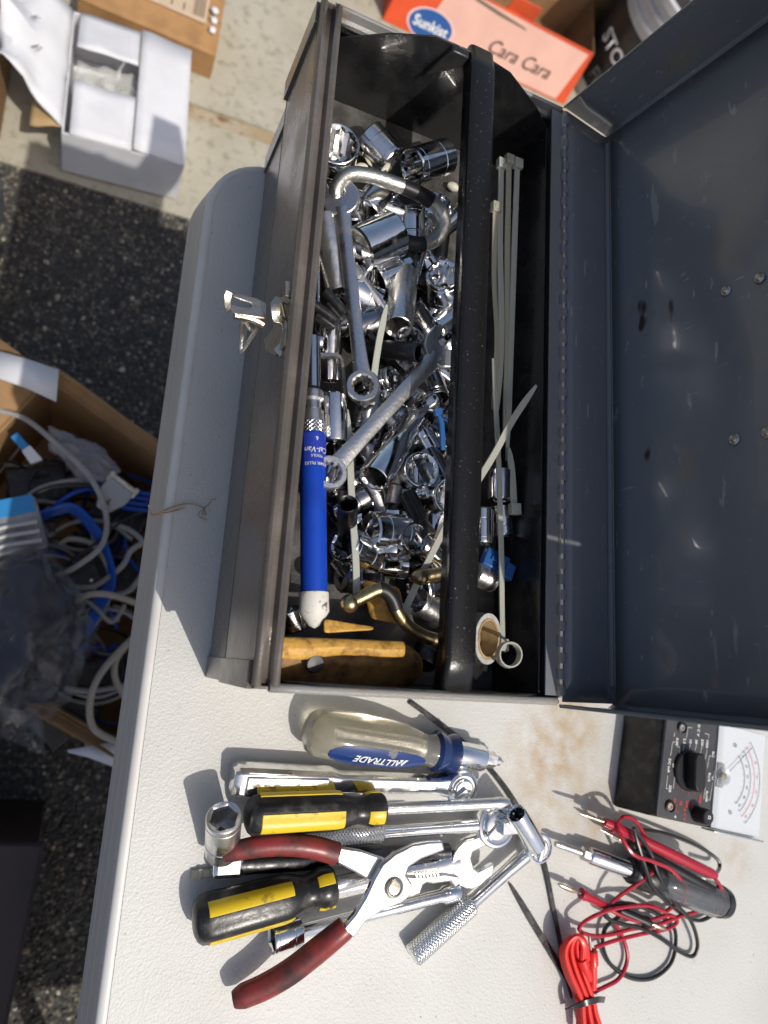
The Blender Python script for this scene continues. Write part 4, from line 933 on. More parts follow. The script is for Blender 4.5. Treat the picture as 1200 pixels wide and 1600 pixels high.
MB().prism([(-.0155, -.0042), (-.010, -.0062), (.010, -.0062), (.0145, -.0046), (.0155, 0), (.0145, .0046), (.010, .0062), (-.010, .0062), (-.0155, .0042)], MH+.0025, MH+.0135, Matrix.Translation((kc[0], kc[1], 0)) @ Matrix.Rotation(math.radians(-83), 4, 'Z')).build('pointer_grip', 'black_rub', kb, .0014)
MB().lathe([(MH-.001, .0065), (MH+.0115, .0060), (MH+.0125, .0052), (MH+.0125, 0)], 28, Matrix.Translation((kz[0], kz[1], 0)) @ Matrix.Rotation(-PI/2, 4, 'Y'), sec=lambda q: 1 + .03*math.cos(16*q)).build('zero_knob', 'black_rub', mm)
for jx, jy in [tuple((FI @ P(960 + q[0]/5, 1100 + q[1]/5, MH))[:2]) for q in ((430, 800), (525, 185))]:
    A2 = Matrix.Translation((jx, jy, 0)) @ Matrix.Rotation(-PI/2, 4, 'Y')
    MB().lathe([(MH-.001, .0050), (MH+.0014, .0050), (MH+.0018, .0042), (MH+.0006, .0030), (MH-.004, .0028), (MH-.004, 0)], 24, A2).build('jack', 'black_rub', mm)
    MB().lathe([(MH+.0004, .0030), (MH+.0010, .0028), (MH+.0010, .0018), (MH-.003, .0018)], 20, A2).build('jack_sleeve', 'nickel', mm)
WI = 'white_ink'
FI = mm.matrix_world.inverted()
def pan(cx_, cy_, z=MH): q = FI @ P(960 + cx_/5, 1100 + cy_/5, z); return q.x, q.y
for s_, x, y, sz in (('0.05', 487, 295, .0037), ('2.5', 545, 290, .0037), ('10', 592, 290, .0037), ('50', 637, 295, .0037), ('250', 684, 300, .0037), ('1000', 722, 310, .0036), ('DC mA', 425, 480, .0036), ('25', 462, 480, .0037), ('250', 432, 660, .0037), ('Rx1', 768, 395, .0034), ('\u03a9', 769, 580, .0040), ('Rx10', 738, 570, .0034), ('Rx100', 718, 720, .0034), ('D C V', 655, 205, .0038), ('+', 472, 880, .0050), ('\u2013', 468, 240, .0050)):
    lettering(s_, sz, WI, mm, up_(*pan(x, y)), off=.00008)
lettering('\u03a9', .0040, WI, mm, up_(*kz, MH+.0128), off=.0001)
for s_, x, y in (('10', 470, 750), ('50', 515, 772), ('250', 563, 780), ('500', 608, 795), ('1000', 668, 740), ('A C V', 545, 862)):
    lettering(s_, .0037, 'red_ink', mm, up_(*pan(x, y)), off=.00008)
def pline(segs, m_):
    ln = MB()
    for (c0, c1, c2, c3) in segs:
        x0, y0 = pan(c0, c1); x1, y1 = pan(c2, c3); d = Vector((x1-x0, y1-y0)); n_ = Vector((-d.y, d.x)).normalized()*.00018
        ln.add([(x0-n_.x, y0-n_.y, MH+.00025), (x1-n_.x, y1-n_.y, MH+.00025), (x1+n_.x, y1+n_.y, MH+.00025), (x0+n_.x, y0+n_.y, MH+.00025)], [(0, 1, 2, 3)])
    ln.build('panel_lines', m_, mm)
pline(((575, 180, 560, 268), (575, 180, 605, 188), (705, 228, 738, 238), (738, 238, 732, 268), (592, 312, 580, 360), (640, 318, 628, 362), (683, 328, 670, 388), (722, 355, 708, 440), (545, 320, 530, 378), (487, 330, 512, 340), (512, 340, 496, 430), (455, 295, 470, 300), (455, 295, 436, 405), (415, 560, 402, 660), (402, 660, 418, 662), (488, 565, 470, 560), (470, 560, 458, 660), (740, 405, 724, 500), (740, 405, 755, 408), (780, 405, 796, 408), (796, 408, 775, 560), (712, 630, 697, 740), (712, 630, 700, 625), (768, 608, 744, 750), (744, 750, 730, 748)), WI)
pline(((500, 625, 495, 655), (535, 665, 528, 690), (580, 690, 572, 715), (628, 690, 620, 715), (672, 660, 665, 690), (485, 785, 480, 840), (480, 840, 505, 846), (605, 865, 622, 870), (622, 870, 628, 830)), 'red_ink')
# dial: arcs, ticks, coil, needle
ZC = MH + .0015; cx, cy = DV+.0085, .044
def arc(rad, a0, a1, w, z, n=40):
    b = MB(); g = []
    for i in range(n+1):
        q = math.radians(a0 + (a1-a0)*i/n); g.append([(cx+(rad-w)*math.cos(q), cy+(rad-w)*math.sin(q), z), (cx+(rad+w)*math.cos(q), cy+(rad+w)*math.sin(q), z)])
    return b.sheet(g)
for rad, m_ in ((.0345, 'ink'), (.0395, 'red_ink'), (.027, 'ink'), (.046, 'ink')):
    arc(rad, -48, 48, .00016, ZC).build('scale_arc', m_, mm)
    tk = MB()
    for i in range(33):
        q = math.radians(-48 + 3*i); l_ = .0026 if i % 4 == 0 else .0013; w = .00013
        u = Vector((math.cos(q), math.sin(q))); n_ = Vector((-u.y, u.x))*w; p0 = Vector((cx, cy)) + u*rad; p1 = p0 - u*l_
        tk.add([(p0.x-n_.x, p0.y-n_.y, ZC), (p1.x-n_.x, p1.y-n_.y, ZC), (p1.x+n_.x, p1.y+n_.y, ZC), (p0.x+n_.x, p0.y+n_.y, ZC)], [(0, 1, 2, 3)])
    tk.build('scale_ticks', m_, mm)
for i, s_ in enumerate(('0', '10', '20', '30', '40', '50')):
    q = math.radians(42 - 84*i/5); lettering(s_, .0032, 'ink', mm, Matrix.Translation((cx+.0305*math.cos(q), cy+.0305*math.sin(q), ZC)) @ Matrix.Rotation(q-PI/2, 4, 'Z'))
    lettering(s_, .0030, 'red_ink', mm, Matrix.Translation((cx+.0425*math.cos(q), cy+.0425*math.sin(q), ZC)) @ Matrix.Rotation(q-PI/2, 4, 'Z'))
sp_ = [(cx + (.0015+.0065*i/90)*math.cos(i*.42), cy + (.0015+.0065*i/90)*math.sin(i*.42), MH+.0026) for i in range(91)]
MB().tube(sp_, .00022, 5).build('hair_spring', 'silver_edge', mm)
MB().lathe([(MH+.001, .0030), (MH+.0042, .0026), (MH+.0045, 0)], 20, Matrix.Translation((cx-.001, cy, 0)) @ Matrix.Rotation(-PI/2, 4, 'Y')).build('pivot_screw', 'brass', mm)
MB().box(DV+.001, DV+.009, cy-.010, cy+.010, MH+.0012, MH+.0022).build('coil_window', 'dull', mm)
q = math.radians(44); MB().strip([(cx, cy, MH+.0036), (cx+.043*math.cos(q), cy+.043*math.sin(q), MH+.0036)], .0004, .0002).build('needle', 'ink', mm)
for y in (.016, .072):
    MB().lathe([(MH+.001, .0020), (MH+.002, .0018), (MH+.002, 0)], 16, Matrix.Translation((cx+.012, y, 0)) @ Matrix.Rotation(-PI/2, 4, 'Y')).build('screw', 'nickel', mm)
rb = MB()
for i in range(56):
    y = .002 + i*.00152
    if abs(y - cy) < .011: continue
    rb.box(DV+.001, DV+.0065, y, y+.0005, MH+.0060, MH+.0068)
rb.build('grip_ribs', 'lens', mm)
# ------------------------------------------------------------------ dark screwdriver with clear handle, under the leads
a, b2 = P(1135, 1412, .0165), P(868, 1318, .0125); D = (b2-a).length; F = frame(a, b2); k = D/285
t = thing('screwdriver', 'smoked clear-handled screwdriver lying beneath the red and black test leads', 'screwdriver', F)
fl8 = lambda q: 1 + .05*math.cos(8*q)
MB().lathe([(0, 0), (.0005, .009), (.003, .0125), (k*16, .0138), (k*17, .013)], 32).build('end_cap', 'black_pl', t)
hd = MB().lathe([(k*15, 0), (k*15, .0130), (k*22, .0138, fl8), (k*100, .0134, fl8), (k*118, .0120), (k*124, .0100), (k*124, 0)], 48).build('handle', 'clear2', t, sharp=50)
MB().lathe([(k*20, 0), (k*20, .004), (k*120, .004), (k*120, 0)], 12).build('blade_core', 'dark_steel', hd)
MB().lathe([(k*118, .0105), (k*124, .0128), (k*150, .0128), (k*156, .0105), (k*166, .0105), (k*170, .0088), (k*170, 0)], 32).build('collar', 'black_pl', t, sharp=30)
MB().lathe([(k*169, .0064), (k*170, .0068), (k*232, .0066), (k*234, .0060), (k*234, 0)], 24).build('ferrule', 'chrome', t, sharp=30)
MB().lathe([(k*233, .0050), (k*234, .0052, hexf), (k*245, .0052, hexf), (k*247, .0028), (k*272, .0026), (k*278, .0030), (k*285, .0022), (k*285, 0)], 24).build('bit', 'chrome_b', t, sharp=30)
# test leads
def lead(name, label, m, wires, bodies, wr=.00165):
    t = thing(name, label, 'test lead', Matrix.Translation(wires[0][0])); O = wires[0][0]
    for w in wires: MB().tube([p-O for p in catmull(w, 8)], wr, 8).build('wire', m, t)
    for (nm, pa, pb, prof, mm_) in bodies:
        F = frame(pa-O, pb-O); D = (pb-pa).length
        o = MB().lathe([(x*D, r) for x, r in prof], 20).build(nm, mm_, t, T=F, sharp=35)
    return t
def W_(*pts): return [P(x, y, z) for x, y, z in pts]
probe = [(0, 0), (0, .0030), (.04, .0044), (.30, .0046), (.70, .0044), (.86, .0042), (.90, .0052), (.93, .0052), (.94, .0036), (1, .0034), (1, 0)]
tipp = [(0, .0014), (.8, .0013), (1, .0003), (1, 0)]
plug = [(0, 0), (0, .0026), (.06, .0034), (.80, .0036), (.86, .0044), (1, .0042), (1, 0)]
pin = [(0, .0015), (.25, .0015), (.3, .0021), (.6, .0024), (.9, .0018), (1, .0008), (1, 0)]
lead('test_lead', 'red test lead with a fat red probe lying over the smoked screwdriver', 'red_wire', [
    W_((1117, 1372, .030), (1127, 1390, .026), (1122, 1412, .018), (1090, 1424, .012), (1062, 1432, .012), (1020, 1447, .010), (985, 1452, .008), (955, 1460, .008), (925, 1462, .010), (905, 1452, .012), (920, 1436, .014), (960, 1420, .016), (1010, 1415, .016), (1040, 1425, .014)),
    W_((1040, 1425, .014), (1060, 1408, .016), (1068, 1385, .022), (1050, 1360, .030), (1020, 1346, .034), (990, 1335, .036), (972, 1310, .034), (964, 1290, .030), (975, 1276, .026), (992, 1282, .026), (1008, 1306, .027)),
    W_((948, 1418, .010), (968, 1400, .016), (1000, 1378, .022), (1020, 1362, .030)),
    W_((930, 1480, .006), (960, 1470, .006), (1000, 1460, .007), (1040, 1452, .008), (1058, 1440, .010), (1045, 1430, .012), (1005, 1440, .012), (970, 1430, .013), (948, 1418, .012)),
    W_((960, 1440, .008), (975, 1470, .005), (980, 1500, .004), (968, 1528, .004), (945, 1542, .005), (922, 1552, .005))],
    [('probe', P(1118, 1368, .031), P(944, 1284, .026), probe, 'red_wire'), ('probe_tip', P(944, 1284, .026), P(903, 1270, .024), tipp, 'nickel'),
     ('banana_plug', P(950, 1418, .010), P(908, 1396, .010), plug, 'red_wire'), ('plug_pin', P(908, 1396, .010), P(872, 1381, .010), pin, 'nickel')])
lead('test_lead', 'black test lead looping around the red one with its probe beside it', 'black_wire', [
    W_((1122, 1385, .026), (1128, 1404, .016), (1118, 1425, .006), (1095, 1438, .004), (1072, 1432, .006), (1045, 1412, .018), (1020, 1385, .028), (1005, 1345, .034), (994, 1310, .036), (990, 1294, .038)),
    W_((990, 1294, .038), (1015, 1330, .032), (1030, 1370, .028), (1055, 1410, .020), (1080, 1440, .012), (1090, 1475, .006), (1082, 1494, .004), (1060, 1486, .006), (1030, 1465, .012), (1000, 1450, .014), (965, 1442, .013), (945, 1430, .012), (955, 1415, .013), (985, 1412, .014), (1020, 1425, .012), (1050, 1445, .008), (1056, 1470, .004), (1048, 1505, .003), (1020, 1528, .003), (985, 1528, .003), (955, 1508, .003), (942, 1478, .004), (946, 1450, .006), (970, 1430, .010)),
    W_((1002, 1296, .020), (1040, 1302, .010), (1090, 1322, .008), (1120, 1342, .008), (1124, 1356, .010), (1117, 1366, .022))],
    [('probe', P(1116, 1392, .024), P(980, 1318, .024), probe, 'black_rub'), ('probe_tip', P(980, 1318, .024), P(938, 1296, .024), tipp, 'nickel'),
     ('banana_plug', P(968, 1422, .012), P(1014, 1442, .010), plug, 'black_rub'), ('plug_pin', P(1014, 1442, .010), P(1040, 1452, .010), pin, 'nickel')])
# red lead bundle
bw = []
RB = random.Random(5)
t = thing('lead_bundle', 'bundle of bright red leads strapped with a black tie at the bottom edge', 'wire bundle', Matrix.Translation(P(910, 1560, 0))); O = P(910, 1560, 0)
for i in range(9):
    o_ = (i-4)*4.2; zz = .006 + .004*(i % 3)
    pts = [P(922 + o_*1.2 + RB.uniform(-3, 3), 1625, zz), P(918 + o_*.8, 1585, zz+.001), P(914 + o_*.7, 1560, zz+.002), P(898 + o_*.8, 1520, zz+.003), P(890 + o_*.75, 1490, zz+.004), P(893 + o_*.5, 1470 + abs(o_)*.2, zz+.006), P(903 + o_*.2, 1463, zz+.008), P(912 + o_*.2, 1476, zz+.009), P(912 + o_*.35, 1500, zz+.006)]
    MB().tube([p-O for p in catmull(pts, 6)], .0021, 8).build('wire', 'red_bright', t)
for pa, pb in ((P(926, 1545, .014), P(925, 1485, .018)), (P(920, 1530, .016), P(908, 1497, .019))):
    D = (pb-pa).length; MB().lathe([(0, 0), (0, .0030), (D*.25, .0036), (D*.6, .0036), (D*.65, .0048), (D*.98, .0044), (D, .0040), (D, .0018), (D*.8, .0018), (D*.8, 0)], 20).build('plug', 'red_bright', t, T=frame(pa-O, pb-O), sharp=35)
MB().lathe([(0, .0012), (.012, .0012), (.012, 0)], 10).build('plug_pin', 'nickel', t, T=frame(P(923, 1486, .018)-O, P(920, 1458, .020)-O))
MB().strip([p-O for p in catmull([P(886, 1576, .004), P(900, 1572, .014), P(918, 1566, .019), P(934, 1562, .016), P(944, 1562, .006)], 5)], .0042, .0012).build('strap', 'black_pl', t)
# dry grass stalk on the table edge
t = thing('dry_grass', 'dry grass stalk with curled rootlets lying over the table edge', 'twig', Matrix.Translation(P(236, 800, 0))); O = P(236, 800, 0)
MB().tube([p-O for p in catmull([P(234, 796, .001), P(240, 804, .0015), P(265, 794, .003), P(292, 787, .003), P(312, 791, .002), P(320, 795, .0015)])], [.0006, .0008, .0007, .0006, .0004, .0003], 6).build('stalk', 'straw', t)
MB().tube([p-O for p in catmull([P(240, 804, .0015), P(268, 799, .002), P(290, 793, .0015)])], [.0007, .0005, .0002], 6).build('stalk', 'straw', t)
for pts in (((318, 794), (326, 788), (331, 781), (338, 780)), ((320, 795), (312, 800), (310, 806), (318, 811), (324, 812)), ((320, 795), (316, 803), (322, 804), (319, 797)), ((234, 796), (232, 790), (235, 788))):
    MB().tube([p-O for p in catmull([P(x, y, .0012) for x, y in pts])], .00028, 5).build('rootlet', 'straw', t)
# ------------------------------------------------------------------ cartons and things on the ground behind and beside the table
def panel(b, x0, x1, y0, y1, z0, z1): return b.box(x0, x1, y0, y1, z0, z1)
def flap(a, b2, out, Ln, ang, th=.003, wob=.004, n=6, seed=0, taper=0.0):
    """a flap hinged on the edge a-b2, leaving along 'out' turned up by ang"""
    g = []; A, B = Vector(a), Vector(b2); o = Vector(out).normalized(); d = o*math.cos(ang) + Vector((0, 0, 1))*math.sin(ang)
    for i in range(n+1):
        u = i/n; row = []
        for j in range(n+1):
            v = j/n; vv = .5 + (v-.5)*(1 - taper*u)
            row.append(A.lerp(B, vv) + d*Ln*u + Vector((0, 0, wob*u*noise.noise(Vector((u*2+seed, v*3, seed))) + wob*.3*u*noise.noise(Vector((u*6, v*7+seed, seed))))) + o*.08*wob*noise.noise(Vector((v*9, seed, u))))
        g.append(row)
    return MB().sheet(g)
# white carton with open flaps
wc = thing('white_carton', 'opened white carton with spread flaps standing by the gutter', 'carton', Matrix.Translation((-.13, .955, GZ+.014)) @ Matrix.Rotation(.07, 4, 'Z'))
x0, x1, y0, y1, hh = -.098, .098, -.118, .118, .100
for q in ((x0, x1, y0, y0+.003, 0, hh), (x0, x1, y1-.003, y1, 0, hh), (x0, x0+.003, y0+.003, y1-.003, 0, hh), (x1-.003, x1, y0+.003, y1-.003, 0, hh), (x0+.003, x1-.003, y0+.003, y1-.003, 0, .003)):
    MB().box(*q).build('side_panel', 'white_card', wc, .001)
flap((x1, y0, hh), (x1, y1, hh), (-1, 0, 0), .086, .10, seed=1, wob=.008).build('flap', 'white_card', wc, solid=.003)
flap((x0+.012, y0, hh+.002), (x1-.088, y0, hh+.002), (0, 1, 0), .098, .07, seed=2, wob=.008).build('flap', 'white_card', wc, solid=.003)
flap((x0+.012, y1, hh+.002), (x1-.088, y1, hh+.002), (0, -1, 0), .088, .24, seed=3, wob=.010).build('flap', 'white_card', wc, solid=.003)
fl_ = flap((x0, y1, hh), (x0, y0+.01, hh), (-1, .25, 0), .115, .55, seed=4, wob=.05, n=10, taper=.25).build('crumpled_flap', 'white_card', wc, solid=.0025)
flap((x0-.001, y0+.012, hh-.002), (x0-.001, y0+.10, hh-.002), (-1, 0, 0), .05, -.35, seed=6, wob=.008).build('torn_flap', 'card_in', wc, solid=.003)
for i, (lx, ly, s_) in enumerate(((-.075, .12, 'UN'), (-.062, .075, 'I4'), (-.05, .045, 'UI'))):
    lettering(s_, .02, 'ink', fl_, locz(Vector((x0-.055 + .006*i, y1-.03-.05*i, hh+.052 - .004*i)), 2.2, 0, .5))
for i, (gx, gy) in enumerate(((-.062, .004), (-.030, .012), (-.004, .002), (-.046, -.035), (-.018, -.04))):
    o = MB().lathe([(0, 0), (0, .014), (.055, .016), (.056, .0145), (.004, .0125), (.004, 0)], 20).build('glass_tumbler', 'glass', None, T=wc.matrix_world @ Matrix.Translation((gx, gy, .034)) @ Matrix.Rotation(-PI/2, 4, 'Y')) ; tag(o, 'clear glass tumbler packed inside the white carton', 'glass', 'tumblers packed in the white carton')
o = flap((x0+.012, -.05, .072), (x1-.085, -.05, .072), (0, 1, 0), .10, .0, seed=9, wob=.02, n=9).build('cling_film', 'glass', None, solid=.0008, T=wc.matrix_world); tag(o, 'crumpled clear film over the glasses in the white carton', 'film')
relabel([o for o in COL.objects if o.name.startswith('glass_tumbler')], lambda o: o.location.x, 'clear glass tumbler packed in the white carton, %s from the left')
# brown carton behind it with a shipping label
def carton(name, label, cx, cy, wx, wy, h, rz, m, tape=None):
    t = thing(name, label, 'carton', locz(Vector((cx, cy, GZ+.014)), rz))
    for q in ((-wx/2, wx/2, -wy/2, -wy/2+.003, 0, h), (-wx/2, wx/2, wy/2-.003, wy/2, 0, h), (-wx/2, -wx/2+.003, -wy/2+.003, wy/2-.003, 0, h), (wx/2-.003, wx/2, -wy/2+.003, wy/2-.003, 0, h)):
        MB().box(*q).build('side_panel', m, t, .0015)
    return t
bc = carton('brown_carton', 'flat brown carton with a shipping label behind the white carton', -.115, 1.205, .245, .150, .058, -.02, 'card_or')
flap((-.1225, -.075, .058), (.1225, -.075, .058), (0, 1, 0), .075, .06, seed=11, wob=.006).build('flap', 'card_or', bc, solid=.003)
flap((-.1225, .075, .0585), (.1225, .075, .0585), (0, -1, 0), .074, .0, seed=12, wob=.006).build('flap', 'card_or', bc, solid=.003)
lbm = MB().box(-.045, .095, -.022, .072, .0665, .0672).build('shipping_label', 'paper_lab', bc)
for i in range(5):
    for j in range(3): MB().box(-.038 + i*.022, -.038 + i*.022 + .003, -.012 + j*.026, .004 + j*.026 - .004*(i % 2), .0672, .0675).build('print_line', 'ink_grey', lbm)
for i in range(9): MB().box(.068 + i*.0024, .0690 + i*.0024 + .0004*(i % 3), -.012, .062, .0672, .0675).build('bar_line', 'ink_grey', lbm)
for i in range(3):
    o = MB().lathe([(0, 0), (.001, .006), (.004, .0085), (.012, .009), (.016, .0075), (.018, 0)], 16).build('foam_peanut', 'white_card', None, T=bc.matrix_world @ Matrix.Translation((.102, -.030 + .020*i, .069)) @ Matrix.Rotation(.4*i, 4, 'Z') @ Matrix.Diagonal((.7, .8, .5, 1))); tag(o, ('nearest', 'middle', 'farthest')[i] + ' of three white foam pieces on the labelled brown carton', 'foam piece', 'foam pieces on the brown carton')
# carton at the left edge
lc = carton('brown_carton', 'brown carton cut off by the left edge of the picture', -.425, .985, .20, .27, .110, .04, 'card')
MB().box(-.1, .1, -.135, .135, .110, .113).build('top_flap', 'card', lc, .001)
# orange fruit carton
fx0, fx1, fy, fz = .36, .875, 1.455, GZ+.013
fc = thing('fruit_carton', 'orange fruit carton with salmon front standing behind the toolbox', 'carton', Matrix.Translation((fx0, fy, fz)))
FWd = fx1-fx0; lean = .45; FH = .115
MB().box(0, FWd, 0, .003, 0, FH, Matrix(((1,0,0,0),(0,1,lean,0),(0,0,1,0),(0,0,0,1)))).build('front_panel', 'orange', fc, .001)
SH = Matrix(((1,0,0,0),(0,1,lean,-.0012),(0,0,1,0),(0,0,0,1)))
nl = math.hypot(1, lean)
def on_front(x, z, e=.0006): return Matrix.Translation((x, lean*z - e*1, z)) @ Matrix.Rotation(math.atan2(1, lean), 4, 'X')
def fpoly(pts, e, m, nm):
    b = MB(); b.add([(x, lean*z - e, z) for x, z in pts], [tuple(range(len(pts)))]); return b.build(nm, m, fc)
fpoly([(.090, .004), (FWd-.030, .004), (FWd-.012, FH-.006), (.150, FH-.002), (.120, FH-.012)], .0010, 'salmon', 'salmon_field')
fpoly([(.185, FH-.004), (.32, FH-.014), (.33, FH-.018), (.25, FH-.016), (.180, FH-.010)], .0016, 'ink_grey', 'print_swash')
def qo(px, py):
    n_ = Vector((0, -1, lean)).normalized(); d = sight(px, py); q0 = Vector((fx0, fy, fz)); tt = (q0-CP).dot(n_)/d.dot(n_); return CP + d*tt - Vector((fx0, fy, fz))
ov = qo(673, 40); rx_ = (qo(707, 50)-qo(639, 28)).length/2; rz_ = rx_*.58
for s_, e, m_, nm in ((1.10, .0018, 'logo_pink', 'emblem_border'), (1.0, .0024, 'logo_blue', 'emblem_oval')):
    b = MB(); b.add([(ov.x + rx_*s_*math.cos(q), ov.y + lean*rz_*s_*math.sin(q)/nl - e, ov.z + rz_*s_*math.sin(q)/nl) for q in [2*PI*i/32 for i in range(32)]], [tuple(range(32))]); em = b.build(nm, m_, fc)
lettering('Sunkist', rx_*.56, 'white_ink', fc, Matrix.Translation((ov.x, ov.y-.003, ov.z)) @ Matrix.Rotation(math.atan2(1, lean), 4, 'X'), off=.0006)
ct = qo(812, 92); cw = (qo(862, 118)-qo(766, 68)).length
lettering('Cara Cara', cw*.235, 'ink', fc, Matrix.Translation((ct.x, ct.y-.003, ct.z)) @ Matrix.Rotation(math.atan2(1, lean), 4, 'X'), shear=.25)
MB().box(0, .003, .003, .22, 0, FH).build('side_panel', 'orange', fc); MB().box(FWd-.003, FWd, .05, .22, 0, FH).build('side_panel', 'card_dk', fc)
MB().box(0, FWd, .22, .223, 0, FH).build('back_panel', 'card', fc); MB().box(.003, FWd-.003, .06, .22, .001, .004).build('bottom_panel', 'card_dk', fc)
MB().box(.26, .335, FH*lean+.003, FH*lean+.006, FH-.002, FH+.035).build('lock_tab', 'orange', fc, .004)
MB().box(.03, .10, .10, .21, .004, .10).build('inner_divider', 'card_dk', fc, .003)
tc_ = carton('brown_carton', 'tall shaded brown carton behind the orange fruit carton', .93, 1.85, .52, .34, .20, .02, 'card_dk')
MB().box(-.26, .26, -.17, .17, .2, .203).build('top_flap', 'card', tc_)
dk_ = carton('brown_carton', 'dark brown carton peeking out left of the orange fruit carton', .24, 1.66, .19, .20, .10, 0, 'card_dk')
MB().box(-.095, .095, -.1, .1, .1, .103).build('top_flap', 'card_dk', dk_)
# bucket
bk = thing('bucket', 'white ribbed bucket with black label standing right of the fruit carton', 'bucket', Matrix.Translation((1.02, 1.575, GZ+.013)))
A3 = Matrix.Rotation(-PI/2, 4, 'Y')
pr = [(0, 0), (0, .118), (.004, .121), (.235, .134), (.236, .139), (.244, .139), (.245, .135), (.268, .136), (.269, .142), (.277, .142), (.278, .137), (.300, .138), (.301, .146), (.318, .147), (.320, .143), (.320, .134), (.10, .126), (.10, 0)]
MB().lathe(pr, 64, A3).build('pail', 'bucket', bk, sharp=40)
lab_ = MB().lathe([(.035, .1235), (.215, .1336)], 64, A3).build('label', 'bucket_lab', bk)
for s_, sz, zz, a0 in (('STOP', .048, .145, -146), ('FLEX', .046, .075, -130)):
    r_ = .1345; bend = (lambda r_, zz, a0: (lambda u, v: Vector((r_*math.cos(a0 + u/r_), r_*math.sin(a0 + u/r_), zz + v))))(r_, zz, math.radians(a0))
    lettering(s_, sz, 'white_ink' if s_ == 'STOP' else 'pack_grey', lab_, Matrix(), bend=bend, off=.001)
# open carton of cables
cc = thing('cable_carton', 'open brown carton full of tangled cables beside the table', 'carton', locz(Vector((-.14, .145, GZ+.004)), math.radians(-28)))
cx0, cx1, cy0, cy1, ch = -.128, .27, -.165, .185, .235
for q in ((cx0, cx1, cy0, cy0+.004, 0, ch), (cx0, cx1, cy1-.004, cy1, 0, ch), (cx0, cx0+.004, cy0+.004, cy1-.004, 0, ch), (cx1-.004, cx1, cy0+.004, cy1-.004, 0, ch), (cx0+.004, cx1-.004, cy0+.004, cy1-.004, 0, .004)):
    MB().box(*q).build('side_panel', 'card', cc, .0015)
f1 = flap((cx0, cy1, ch), (cx1, cy1, ch), (0, 1, 0), .022, 1.1, seed=21, wob=.02, n=10).build('flap', 'card', cc, solid=.004)
f3 = flap((cx0, cy0, ch), (cx0, cy1, ch), (-1, 0, 0), .09, .25, seed=25, wob=.02, n=10).build('flap', 'card', cc, solid=.004)
f2 = flap((cx0, cy0, ch), (cx1, cy0, ch), (0, -1, 0), .014, .2, seed=22, wob=.012, n=10).build('flap', 'card_dk', cc, solid=.004)
O = cc.matrix_world.inverted()
q = MB(); q.sheet([[O @ (P(x, y, -.462) + Vector((0, 0, .0))) for x, y in r_] for r_ in (((-6, 548), (45, 562), (92, 578)), ((-6, 590), (40, 606), (88, 628)))]); q.build('torn_white_print', 'white_card', cc, solid=.002)
q = MB(); q.sheet([[O @ P(x, y, -.495) for x, y in r_] for r_ in (((104, 1172), (140, 1166), (182, 1158)), ((108, 1176), (140, 1184), (182, 1200)))]); q.build('torn_white_print', 'white_card', cc, solid=.002)
def cable(pts, r, m, label, group=None, k=7):
    return rod(pts, r*.85, m, 'cable', label, 'cable', 8, k, group)
def CZ(*p): return [P(x, y, z) for x, y, z in p]
cable(CZ((-10, 640, -.50), (40, 655, -.49), (95, 700, -.47), (140, 745, -.46), (165, 800, -.46), (160, 850, -.47), (120, 885, -.48), (85, 902, -.49)), .0042, 'grey_wire', 'grey cable sweeping in a wide arc over the top of the carton')
cable(CZ((30, 790, -.52), (60, 765, -.51), (110, 752, -.505), (145, 756, -.51), (170, 780, -.52)), .0045, 'grey_wire', 'grey cable arching beside the blue package')
cable(CZ((105, 950, -.49), (130, 932, -.48), (160, 928, -.475), (195, 936, -.48), (230, 950, -.49)), .0048, 'beige_wire', 'pale thick cable arching right of the dark plastic bag')
cable(CZ((215, 990, -.48), (175, 1030, -.475), (150, 1065, -.472), (140, 1105, -.474), (148, 1140, -.48), (185, 1160, -.49)), .0052, 'beige_wire', 'beige thick cable curling down the near carton wall')
cable(CZ((205, 1000, -.50), (182, 1030, -.50), (180, 1060, -.505), (195, 1090, -.51)), .005, 'beige_wire', 'short beige cable bend beside the table edge')
cable(CZ((230, 845, -.50), (205, 860, -.50), (190, 885, -.50), (150, 915, -.51), (120, 918, -.52)), .0045, 'grey_wire', 'grey cable running from the table edge under the pale one')
cable(CZ((120, 930, -.50), (150, 950, -.49), (175, 972, -.488), (195, 945, -.49)), .0034, 'grey_wire', 'thin grey cable with a sharp bend below the pale arch')
cable(CZ((100, 1075, -.52), (140, 1080, -.515), (180, 1074, -.51), (210, 1068, -.51)), .0042, 'grey_wire', 'straight grey cable deep in the near end of the carton')
cable(CZ((95, 850, -.53), (110, 842, -.52), (140, 848, -.52), (160, 870, -.525), (172, 905, -.53), (165, 950, -.54), (140, 985, -.54)), .0042, 'grey_wire', 'grey cable looping behind the blue cables')
cable(CZ((180, 820, -.51), (205, 830, -.50), (225, 850, -.50), (230, 880, -.51), (205, 920, -.52), (180, 930, -.53)), .0045, 'grey_wire', 'grey cable ring nearest to the table edge')
cable(CZ((40, 780, -.505), (80, 762, -.50), (130, 758, -.50), (160, 765, -.505)), .004, 'black_wire', 'black cable lying over the grey arch')
cable(CZ((60, 920, -.50), (100, 885, -.49), (150, 848, -.475), (190, 815, -.48), (225, 800, -.49)), .0022, 'black_wire', 'thin black cable crossing the carton diagonally')
for i in range(4):
    e = i*6
    cable(CZ((48, 810+e*.5, -.505-.004*i), (80, 796+e*.5, -.495-.004*i), (115, 790+e*.6, -.49-.004*i), (150, 822+e, -.49-.004*i), (170, 865+e*.8, -.49-.004*i), (178-e*.6, 910, -.50-.004*i), (160-e*.8, 950, -.51), (130-e*.5, 1005+e, -.52)), .0034, 'blue_wire', ['outermost blue network cable of the coil', 'second blue network cable of the coil', 'third blue network cable of the coil', 'innermost blue network cable of the coil'][i])
